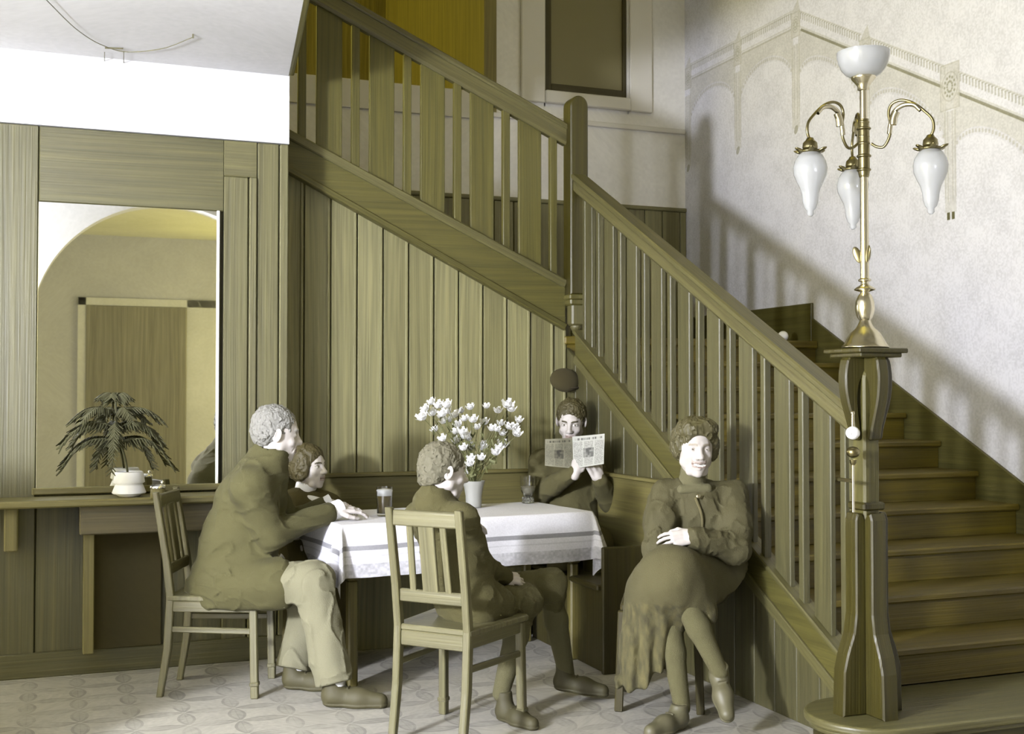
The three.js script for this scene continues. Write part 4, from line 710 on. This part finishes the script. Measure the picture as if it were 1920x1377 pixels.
  const leg = (h, k, a, r) => keep(folds(U(.05, rc(mix3(h, k, .25), k, .10, .086), rc(k, mix3(k, a, .93), .084, .082)), .020, 9, 6, 9, r), half(mix3(k, a, .965), V(a).sub(V(k)).toArray()), .006);
  wear('trousers', U(.03, leg(hN, kN, aN, 3), leg(hF, kF, aF, 8)), ...box3([hN, hF, kN, kF, aN, aF], .13), .0095, cloth(.165, .157, 0.096), 'pale loose trousers');
  for (const [k, a] of [[kN, aN], [kF, aF]]) add('sock', [rod(mix3(k, a, .90), [a[0], .07, a[2]], .048, .044, 20)], new THREE.MeshStandardMaterial({ color: lin(.70, .70, .70), roughness: .9 }), 'white sock');
  const shm = new THREE.MeshStandardMaterial({ color: lin(.050, .044, .016), roughness: .7 });
  add('shoe', shoe([aN[0] - .035, 0, aN[2] - .012], dirAdd([aN[0], 0, aN[2]], .3, 0, -.03), 1.15), shm); add('shoe', shoe([aF[0] - .03, 0, aF[2] - .01], dirAdd([aF[0], 0, aF[2]], .3, 0, -.06), 1.1), shm);
});
function dirAdd(p, r, u, a) { return V(p).addScaledVector(RT, r).add(V(0, u, 0)).addScaledVector(AW, a).toArray(); }

// ---- boy on the near chair, back to the camera, face turned right
person('boy in dark jacket and knee breeches seated with his back to camera', [1.62, 0, -4.55], ({ t, body, add, cloth: wear }) => {
  const head = [1.504, 1.049, -4.651], chest = [1.510, 0.798, -4.627], hip = [1.580, 0.530, -4.600];
  const sL = [1.446, 0.855, -4.781], sR = [1.535, 0.865, -4.510], eL = [1.547, 0.695, -4.913], wL = [1.743, 0.775, -5.073], eR = [1.638, 0.674, -4.599], wR = [1.785, 0.593, -4.692];
  const hL = [1.617, 0.499, -4.736], hR = [1.601, 0.501, -4.527], kL = [2.053, 0.521, -4.824], kR = [1.886, 0.482, -4.696], aL = [2.155, 0.137, -4.881], aR = [1.771, 0.151, -4.655];
  const opt = { child: 1, brow: [.2, .17, .1] }, fwd = dirOf(.88, -.12, .42), hup = dirOf(-.1, 1, .0), H = basis(head, hup, fwd), neck = nk(H, .96);
  const f = U(.045, rc(hip, chest, .105, .10), rc(chest, neck, .085, .042), rc(sL, sR, .045), rc(sL, eL, .04, .034), rc(eL, wL, .033, .022), rc(sR, eR, .04, .034), rc(eR, wR, .033, .022), rc(hL, kL, .062, .046), rc(kL, aL, .045, .030), rc(hR, kR, .062, .046), rc(kR, aR, .045, .030));
  body([skinBody(f, [head, hip, sL, sR, aL, aR, kL, wL], [head, wL, wR]), headGeo(opt).scale(.97, .95, .97).applyMatrix4(H), hand(wL, dirOf(.7, -.2, .6), dirOf(0, 1, .2), { curl: .4, side: -1, s: .82 }), hand(wR, dirOf(.6, -.5, .6), dirOf(.4, .7, -.5), { curl: .5, side: 1, s: .82 })]);
  const hair = keep(cut(folds(U(.02, el([0, .042, -.018], [.084, .088, .099]), el([0, -.012, -.052], [.074, .078, .060])), .010, 50, 36, 50, 6), U(.02, el([0, -.045, .085], [.078, .085, .085]), el([0, -.01, .11], [.06, .05, .05])), .01), half([0, -.050, -.03], [0, -1, .35]), .006);
  add('hair', net(hair, [-.11, -.11, -.15], [.11, .15, .12], .0038).scale(.97, .95, .97).applyMatrix4(H), new THREE.MeshStandardMaterial({ color: lin(.10, .092, .058), roughness: .8 }), 'short tousled hair');
  let jk = U(.05, rc(hip, mix3(hip, chest, .5), .128, .122), rc(mix3(hip, chest, .5), chest, .122, .118), rc(chest, mix3(neck, head, .0), .110, .075), rc(neck, mix3(neck, head, .36), .066, .060), rc(sL, sR, .068), rc(hR, mix3(hR, kR, .35), .105, .09));
  jk = U(.025, jk, rc(sL, eL, .06, .052), rc(eL, wL, .05, .038), rc(sR, eR, .062, .054), rc(eR, wR, .052, .040));
  jk = cut(jk, rc(neck, mix3(neck, head, .8), .046, .056), .006);
  wear('jacket', folds(jk, .012, 9, 14, 9, 5), ...box3([hip, sL, sR, wL, wR, hR], .15), .0088, cloth(.058, .051, 0.014));
  add('collar', [net(keep(cut(rc(mix3(neck, head, .0), mix3(neck, head, .60), .068, .060), rc(neck, head, .048, .048), .003), half(mix3(neck, head, .50), dirOf(0, 1, 0)), .003), ...box3([neck, head], .08), .004)], cloth(.10, .085, 0.028));
  const br = (h, k, a, s) => U(.03, rc(h, k, .085, .070), rc(k, mix3(k, a, .18), .070, .058));
  wear('breeches', folds(U(.03, br(hL, kL, aL), br(hR, kR, aR)), .016, 12, 12, 12, 9), ...box3([hL, hR, kL, kR], .14), .0088, cloth(.062, .055, 0.016), 'dark knee breeches');
  const st = (k, a) => U(.02, rc(mix3(k, a, .12), mix3(k, a, .42), .049, .052), rc(mix3(k, a, .42), mix3(k, a, 1.12), .052, .036));
  wear('stockings', U(.004, st(kL, aL), st(kR, aR)), ...box3([kL, kR, aL, aR], .08), .0075, cloth(.085, .078, 0.034), 'grey wool stockings');
  const shm = new THREE.MeshStandardMaterial({ color: lin(.042, .037, .013), roughness: .7 });
  const tl = dirAdd([aL[0], 0, aL[2]], .25, .0, -.07), hl = [aL[0] - .03, .035, aL[2] - .02]; add('boot', shoe(hl, [tl[0], .012, tl[2]], 1.0, .03), shm); add('boot', shoe([aR[0] - .01, .0, aR[2]], dirAdd([aR[0], 0, aR[2]], .16, 0, -.2), .95, .03), shm);
});

// ---- reader in the corner behind a newspaper
person('dark-haired man in dark clothes reading a newspaper on the corner settle', [2.66, 0, -6.12], ({ t, body, add, cloth: wear }) => {
  const head = [2.726, 1.216, -6.086], chest = [2.755, 0.896, -6.160], hip = [2.761, 0.578, -6.137];
  const sR = [2.576, 0.983, -6.144], sL = [2.909, 0.972, -6.100], eR = [2.539, 0.790, -6.158], wR = [2.649, 0.958, -5.837], eL = [2.893, 0.779, -5.935], wL = [2.768, 0.913, -5.812];
  const hR = [2.680, 0.555, -6.104], hL = [2.809, 0.551, -6.096], kR = [2.530, 0.568, -5.797], kL = [2.699, 0.574, -5.688], aR = [2.559, 0.062, -5.829], aL = [2.668, 0.076, -5.636];
  const opt = { brow: [.06, .05, .02], jaw: .96 }, fwd = dirOf(-.16, -.28, -.95), H = basis(head, dirOf(0, 1, -.2), fwd), neck = nk(H);
  const f = U(.05, rc(hip, chest, .125, .13), rc(chest, neck, .11, .048), rc(sL, sR, .055), rc(sL, eL, .046, .04), rc(eL, wL, .04, .026), rc(sR, eR, .046, .04), rc(eR, wR, .04, .026), rc(hL, kL, .07, .054), rc(kL, aL, .05, .036), rc(hR, kR, .07, .054), rc(kR, aR, .05, .036));
  body([skinBody(f, [head, hip, sL, sR, aL, aR, kL, kR, wL], [head, wL, wR]), headGeo(opt).applyMatrix4(H), hand(wL, dirOf(-.25, .75, -.35), dirOf(.35, .1, -.9), { curl: .75, side: 1, thumb: .8 }), hand(wR, dirOf(.30, .85, -.05), dirOf(-.2, .1, -.95), { curl: .8, side: -1, thumb: .8 })]);
  const hair = keep(cut(folds(U(.02, el([0, .044, -.018], [.083, .086, .098]), el([0, .006, -.05], [.076, .074, .062])), .009, 50, 40, 50, 16), U(.02, el([0, -.04, .09], [.066, .09, .075]), el([-.01, .03, .11], [.058, .045, .045])), .012), half([0, -.055, -.03], [0, -1, .35]), .006);
  add('hair', net(hair, [-.11, -.11, -.15], [.11, .15, .12], .0038).applyMatrix4(H), new THREE.MeshStandardMaterial({ color: lin(.05, .042, .014), roughness: .6 }), 'dark combed hair');
  let jk = U(.05, rc(hip, chest, .155, .155), rc(chest, mix3(chest, neck, .8), .14, .068), rc(sL, sR, .078));
  jk = U(.025, jk, rc(sL, eL, .074, .066), rc(eL, mix3(eL, wL, .9), .062, .045), rc(sR, eR, .074, .066), rc(eR, mix3(eR, wR, .9), .062, .045)); jk = cut(jk, rc(neck, head, .055, .068), .01);
  wear('jacket', folds(jk, .014, 9, 12, 9, 15), ...box3([hip, sL, sR, wL, wR], .17), .0098, cloth(.070, .062, 0.021));
  const lg = (h, k, a) => U(.04, rc(h, k, .09, .076), rc(k, mix3(k, a, .95), .072, .062));
  wear('trousers', folds(U(.03, lg(hL, kL, aL), lg(hR, kR, aR)), .012, 9, 9, 9, 4), ...box3([hL, hR, kL, kR, aL, aR], .12), .012, cloth(.06, .05, 0.013));
  for (const [a, d] of [[aL, .02], [aR, -.02]]) add('shoe', shoe([a[0], 0, a[2]], dirAdd([a[0], 0, a[2]], d, 0, -.3), 1.1), new THREE.MeshStandardMaterial({ color: lin(.05, .04, .012), roughness: .5 }));
});
{ // newspaper: two pages, slightly bent, meeting at a fold
  const at = [2.616, 1.053, -5.807], k = 6.36 / 2200, t = thing('newspaper', 'open newspaper held up in front of the reader\'s chest', 'newspaper', at);
  const pg = (f) => new THREE.MeshStandardMaterial({ color: lin(...f), map: paper, roughness: .9, side: THREE.DoubleSide });
  const paper = tex(512, 512, (u, v) => { const col = Math.floor(u * 3), cu = u * 3 - col, rowi = Math.floor(v * 46); let q = .95; if (v > .86 && v < .93 && u > .08 && u < .92) q = .55 + .35 * (noise3(u * 60, 3, 1) > 0 ? 1 : 0); else if (cu > .08 && cu < .92 && v < .82 && v > .05 && (v * 46 - rowi) > .42) q = .62 + .3 * (noise3(u * 130, rowi * 7.3, 2) > -.1 ? 0 : 1); if (col === 1 && v > .3 && v < .6) q = .60 + .2 * noise3(u * 18, v * 18, 3); return [q, q, q * .97]; });
  const page = (pts, bend) => { const n = 14, pos = [], uv = [], idx = []; for (let j = 0; j <= n; j++) for (let i = 0; i <= n; i++) { const u = i / n, v = j / n, a = mix3(pts[0], pts[1], u), b = mix3(pts[3], pts[2], u), p = mix3(a, b, v); const o = bend * Math.sin(u * 3.14) + .006 * noise3(u * 4, v * 4, bend * 90); pos.push(p[0] + AW.x * o, p[1], p[2] + AW.z * o); uv.push(u, v); if (i < n && j < n) { const q = j * (n + 1) + i; idx.push(q, q + 1, q + n + 1, q + 1, q + n + 2, q + n + 1); } } const g = new THREE.BufferGeometry(); g.setAttribute('position', new THREE.Float32BufferAttribute(pos, 3)); g.setAttribute('uv', new THREE.Float32BufferAttribute(uv, 2)); g.setIndex(idx); g.computeVertexNormals(); return g; };
  const q = (u, v, a) => { const r = (u - 1076) * k; return [RT.x * r + AW.x * a, (850 - v) * k, RT.z * r + AW.z * a]; };
  part('page', page([q(1022, 874, .02), q(1076, 880, .05), q(1074, 822, .05), q(1022, 824, -.02)], -.012), pg([.24, .23, .17]), t, 'greyer left page'); part('page', page([q(1076, 880, .05), q(1130, 869, -.07), q(1132, 813, -.07), q(1074, 820, .05)], -.014), pg([.42, .42, .40]), t, 'bright right page');
}

// ---- laughing young woman with folded arms at the right
person('laughing young woman in dark blouse and long skirt, arms folded, legs crossed', [2.52, 0, -4.62], ({ t, body, add, cloth: wear }) => {
  const head = [2.588, 1.132, -4.466], chest = [2.638, 0.849, -4.532], waist = [2.658, 0.647, -4.567], hip = [2.687, 0.523, -4.610];
  const sR = [2.498, 0.937, -4.565], sL = [2.770, 0.926, -4.459], eR = [2.397, 0.711, -4.454], eL = [2.705, 0.711, -4.335], wR = [2.565, 0.725, -4.346], wL = [2.488, 0.776, -4.322];
  const kR = [2.364, 0.572, -4.338], kL = [2.370, 0.629, -4.271], hR = [2.622, 0.515, -4.614], hL = [2.744, 0.526, -4.566], aR = [2.413, 0.080, -4.276], aL = [2.517, 0.243, -4.150];
  const opt = { smile: 1, brow: [.27, .235, .18], jaw: 1.06 }, fwd = dirOf(.10, -.02, -.99), H = basis(head, dirOf(.03, 1, 0), fwd), neck = nk(H);
  const f = U(.045, rc(hip, waist, .125, .105), rc(waist, chest, .105, .12), rc(chest, neck, .10, .045), rc(sL, sR, .05), rc(sL, eL, .042, .036), rc(eL, wL, .035, .024), rc(sR, eR, .042, .036), rc(eR, wR, .035, .024), rc(hR, kR, .078, .058), rc(kR, aR, .056, .034), rc(hL, kL, .078, .058), rc(kL, aL, .056, .034));
  body([skinBody(f, [head, hip, sL, sR, aL, aR, kL, kR, wR], [head, wL, wR]), headGeo(opt).applyMatrix4(H), hand(wL, dirOf(-.96, -.12, -.1), dirOf(.0, .55, -.8), { curl: .42, side: 1, s: .92, thumb: .3 }), hand(wR, dirOf(.9, -.1, .25), dirOf(0, .3, -.9), { curl: .4, side: -1, s: .92 })]);
  // piled-up hair swept off the forehead
  const hair = cut(folds(U(.03, el([0, .052, -.016], [.089, .087, .094]), el([0, .092, .022], [.075, .042, .060]), el([-.03, .085, .045], [.04, .032, .035]), el([.04, .088, .04], [.045, .034, .038]), el([.075, .01, -.02], [.032, .06, .055]), el([-.072, .01, -.03], [.026, .055, .05]), el([0, -.01, -.06], [.08, .065, .05])), .012, 42, 26, 42, 22), U(.02, el([0, -.05, .09], [.066, .112, .068]), el([0, .02, .11], [.060, .050, .040])), .012);
  add('hair', net(hair, [-.13, -.10, -.16], [.14, .17, .14], .0040).applyMatrix4(H), new THREE.MeshStandardMaterial({ color: lin(.062, .054, .020), roughness: .6 }), 'dark hair piled up and swept back');
  let bl = U(.04, rc(waist, mix3(waist, chest, .5), .135, .140), rc(mix3(waist, chest, .5), chest, .140, .142), rc(chest, mix3(chest, neck, .85), .125, .062), rc(dirAdd(sL, -.02, -.01, 0), dirAdd(sR, .02, -.01, 0), .060));
  bl = U(.022, bl, rc(sR, mix3(sR, eR, .55), .066, .074), rc(mix3(sR, eR, .5), eR, .074, .062), rc(eR, mix3(eR, wR, .95), .058, .044), rc(sL, mix3(sL, eL, .55), .068, .078), rc(mix3(sL, eL, .5), eL, .078, .064), rc(eL, mix3(eL, wL, .93), .060, .043));
  bl = cut(bl, rc(neck, mix3(neck, head, .8), .048, .06), .008);
  wear('blouse', folds(bl, .014, 17, 10, 17, 31), ...box3([waist, sL, sR, eR, eL, wL, neck], .13), .0085, cloth(.060, .053, 0.019, { roughness: .8 }), 'dark blouse with full sleeves');
  add('collar', [net(cut(U(.01, rc(mix3(neck, head, .02), mix3(neck, head, .40), .060, .054), rc(dirAdd(neck, -.05, -.02, -.05), dirAdd(neck, .06, -.015, -.05), .022)), rc(neck, head, .047, .047), .003), ...box3([neck, head], .12), .0044)], cloth(.10, .092, 0.044));
  add('brooch', [ball(dirAdd(neck, .012, -.045, -.105), .011, 1, 1, .6)], M.brass, 'small bright brooch');
  add('placket', [tube([dirAdd(neck, .0, -.05, -.095), dirAdd(chest, -.005, .0, -.150), dirAdd(mix3(chest, waist, .5), -.005, 0, -.142)], .006, 16, 6)], cloth(.15, .13, 0.056));
  // skirt over crossed legs: hangs low at the left, lifted at the right by the crossing knee
  const lo = [2.284, 0.179, -4.401], lo2 = [2.382, 0.198, -4.406], k2 = [2.340, 0.514, -4.433], lift = [2.494, 0.469, -4.245], sd = [2.766, 0.506, -4.461], sd2 = [2.735, 0.340, -4.430];
  let sk = U(.08, rc(hip, waist, .170, .122), rc(hip, kR, .175, .115), rc(hL, kL, .165, .105), rc(k2, lo, .105, .092), rc(kR, lo2, .110, .085), rc(kL, lift, .105, .060), rc(hL, sd, .15, .10), rc(sd, sd2, .11, .085));
  const hemA = half([2.229, 0.148, -4.391], dirOf(.03, -1, 0)), hemB = half([2.379, 0.294, -4.289], dirOf(.70, -.70, 0));
  const low1 = keep(sk, hemA, .006), upMask = half([2.477, 0.384, -4.294], dirOf(.62, -.78, 0));
  sk = keep(low1, (x, y, z) => Math.min(hemB(x, y, z), upMask(x, y, z)), .006);
  const skF = (x, y, z) => { const d = sk(x, y, z); if (Math.abs(d) > .06) return d; const low = clamp((.56 - y) / .25, 0, 1); return d + .016 * fbm(x * 9, y * 5, z * 9, 3) + low * (.010 * Math.sin((x * .9 + z * .4) * 95 + noise3(x * 9, y * 7, z * 9) * 3) + .010 * fbm(x * 34, y * 14, z * 34, 3)); };
  wear('skirt', skF, ...box3([waist, hip, kR, kL, lo, lo2, lift, hL, sd, sd2, k2], .19), .0085, cloth(1, 1, 1, { vertexColors: true }), 'long skirt with a brushed lower panel', (x, y, z) => { const low = y < .50 + .03 * noise3(x * 5, 1, z * 5) ? 1 : 0, s = low ? fbm(x * 60, y * 20, z * 60, 3) : 0; const k = 1 + s * .9; return [.070 * k, .062 * k, .023 * k]; });
  const st = (k, a, r) => U(.02, rc(mix3(k, a, .3), mix3(k, a, .55), .054, .048), rc(mix3(k, a, .55), a, .048, .034));
  wear('stockings', U(.004, st(kR, aR), st(kL, aL)), ...box3([kR, kL, aR, aL], .07), .007, cloth(.085, .078, 0.032));
  const shm = new THREE.MeshStandardMaterial({ color: lin(.09, .083, .045), roughness: .5 });
  add('shoe', shoe([aR[0], 0, aR[2] - .0], dirAdd([aR[0], 0, aR[2]], -.16, 0, -.16), 1.0), shm);
  const d = V(dirOf(.06, -.62, -.78)), up = V(dirOf(0, .78, -.6)); add('shoe', [shoeGeo(.98).applyMatrix4(basis(V(aL).addScaledVector(up, -.07).addScaledVector(d, -.035).toArray(), up.toArray(), d.toArray()))], shm);
});

// ---- figure half hidden behind the old man, chin raised, on the settle
person('dark-haired figure in black half hidden behind the old man, face in profile', [1.25, 0, -6.12], ({ t, body, add, cloth: wear }) => {
  const head = [1.234, 0.992, -6.087], chest = [1.260, 0.713, -6.130], hip = [1.273, 0.430, -6.157];
  const sR = [1.152, 0.805, -6.075], sL = [1.355, 0.774, -6.190], eR = [1.109, 0.609, -6.006], eL = [1.376, 0.576, -6.063], wR = [1.123, 0.616, -5.851], wL = [1.296, 0.661, -5.955];
  const hR = [1.219, 0.425, -6.114], hL = [1.295, 0.413, -6.170], kR = [1.158, 0.455, -5.837], kL = [1.296, 0.449, -5.826], aR = [1.183, 0.066, -5.924], aL = [1.310, 0.059, -5.907];
  const opt = { brow: [.05, .04, .015] }, fwd = dirOf(.90, .02, -.42), H = basis(head, dirOf(-.05, 1, 0), fwd), neck = nk(H, .93);
  const f = U(.05, rc(hip, chest, .115, .12), rc(chest, neck, .10, .045), rc(sL, sR, .05), rc(sL, eL, .042, .038), rc(eL, wL, .036, .024), rc(sR, eR, .042, .038), rc(eR, wR, .036, .024), rc(hL, kL, .07, .054), rc(kL, aL, .05, .034), rc(hR, kR, .07, .054), rc(kR, aR, .05, .034));
  body([skinBody(f, [head, hip, sL, sR, aL, aR, kL, kR, wR], [head, wL, wR]), headGeo(opt).scale(.93, .93, .93).applyMatrix4(H), hand(wR, dirOf(.15, -.8, -.3), dirOf(-.5, .1, -.85), { curl: .4, side: 1, s: .9 }), hand(wL, dirOf(-.1, .5, -.6), dirOf(.4, .5, -.6), { curl: .6, side: -1, s: .9 })]);
  const hair = cut(folds(U(.03, el([0, .046, -.020], [.088, .090, .100]), el([0, 0, -.058], [.084, .085, .065]), el([.07, .0, -.01], [.028, .07, .06]), el([-.07, .0, -.01], [.026, .07, .055])), .010, 40, 26, 40, 44), U(.02, el([0, -.045, .085], [.064, .10, .072]), el([0, .02, .11], [.058, .05, .04])), .012);
  add('hair', net(hair, [-.12, -.12, -.16], [.12, .16, .12], .0042).scale(.93, .93, .93).applyMatrix4(H), new THREE.MeshStandardMaterial({ color: lin(.045, .036, .01), roughness: .6 }), 'dark hair');
  let dr = U(.05, rc(hip, chest, .145, .145), rc(chest, mix3(chest, neck, .8), .13, .064), rc(sL, sR, .07)); dr = U(.025, dr, rc(sL, eL, .068, .06), rc(eL, mix3(eL, wL, .94), .058, .042), rc(sR, eR, .068, .06), rc(eR, mix3(eR, wR, .94), .058, .042)); dr = cut(dr, rc(neck, head, .05, .06), .01);
  wear('dress', U(.06, folds(dr, .012, 9, 12, 9, 51), folds(U(.08, rc(hip, kR, .14, .10), rc(hip, kL, .14, .10), rc(kR, aR, .10, .11), rc(kL, aL, .10, .11)), .015, 12, 5, 12, 55)), ...box3([hip, sL, sR, kL, kR, aL, aR], .16), .0105, cloth(.06, .048, 0.010));
  add('collar', [net(cut(U(.01, rc(mix3(neck, head, .05), mix3(neck, head, .3), .058, .055), rc(dirAdd(neck, .02, -.01, -.06), dirAdd(neck, .09, -.03, -.05), .018)), rc(neck, head, .047, .047), .003), ...box3([neck, head], .13), .0044)], new THREE.MeshStandardMaterial({ color: lin(.72, .72, .72), roughness: .8 }), 'white collar');
  for (const a of [aL, aR]) add('shoe', shoe([a[0], 0, a[2]], dirAdd([a[0], 0, a[2]], .1, 0, -.25), 1.0), new THREE.MeshStandardMaterial({ color: lin(.05, .04, .012), roughness: .5 }));
});
renderer.render(scene, camera);
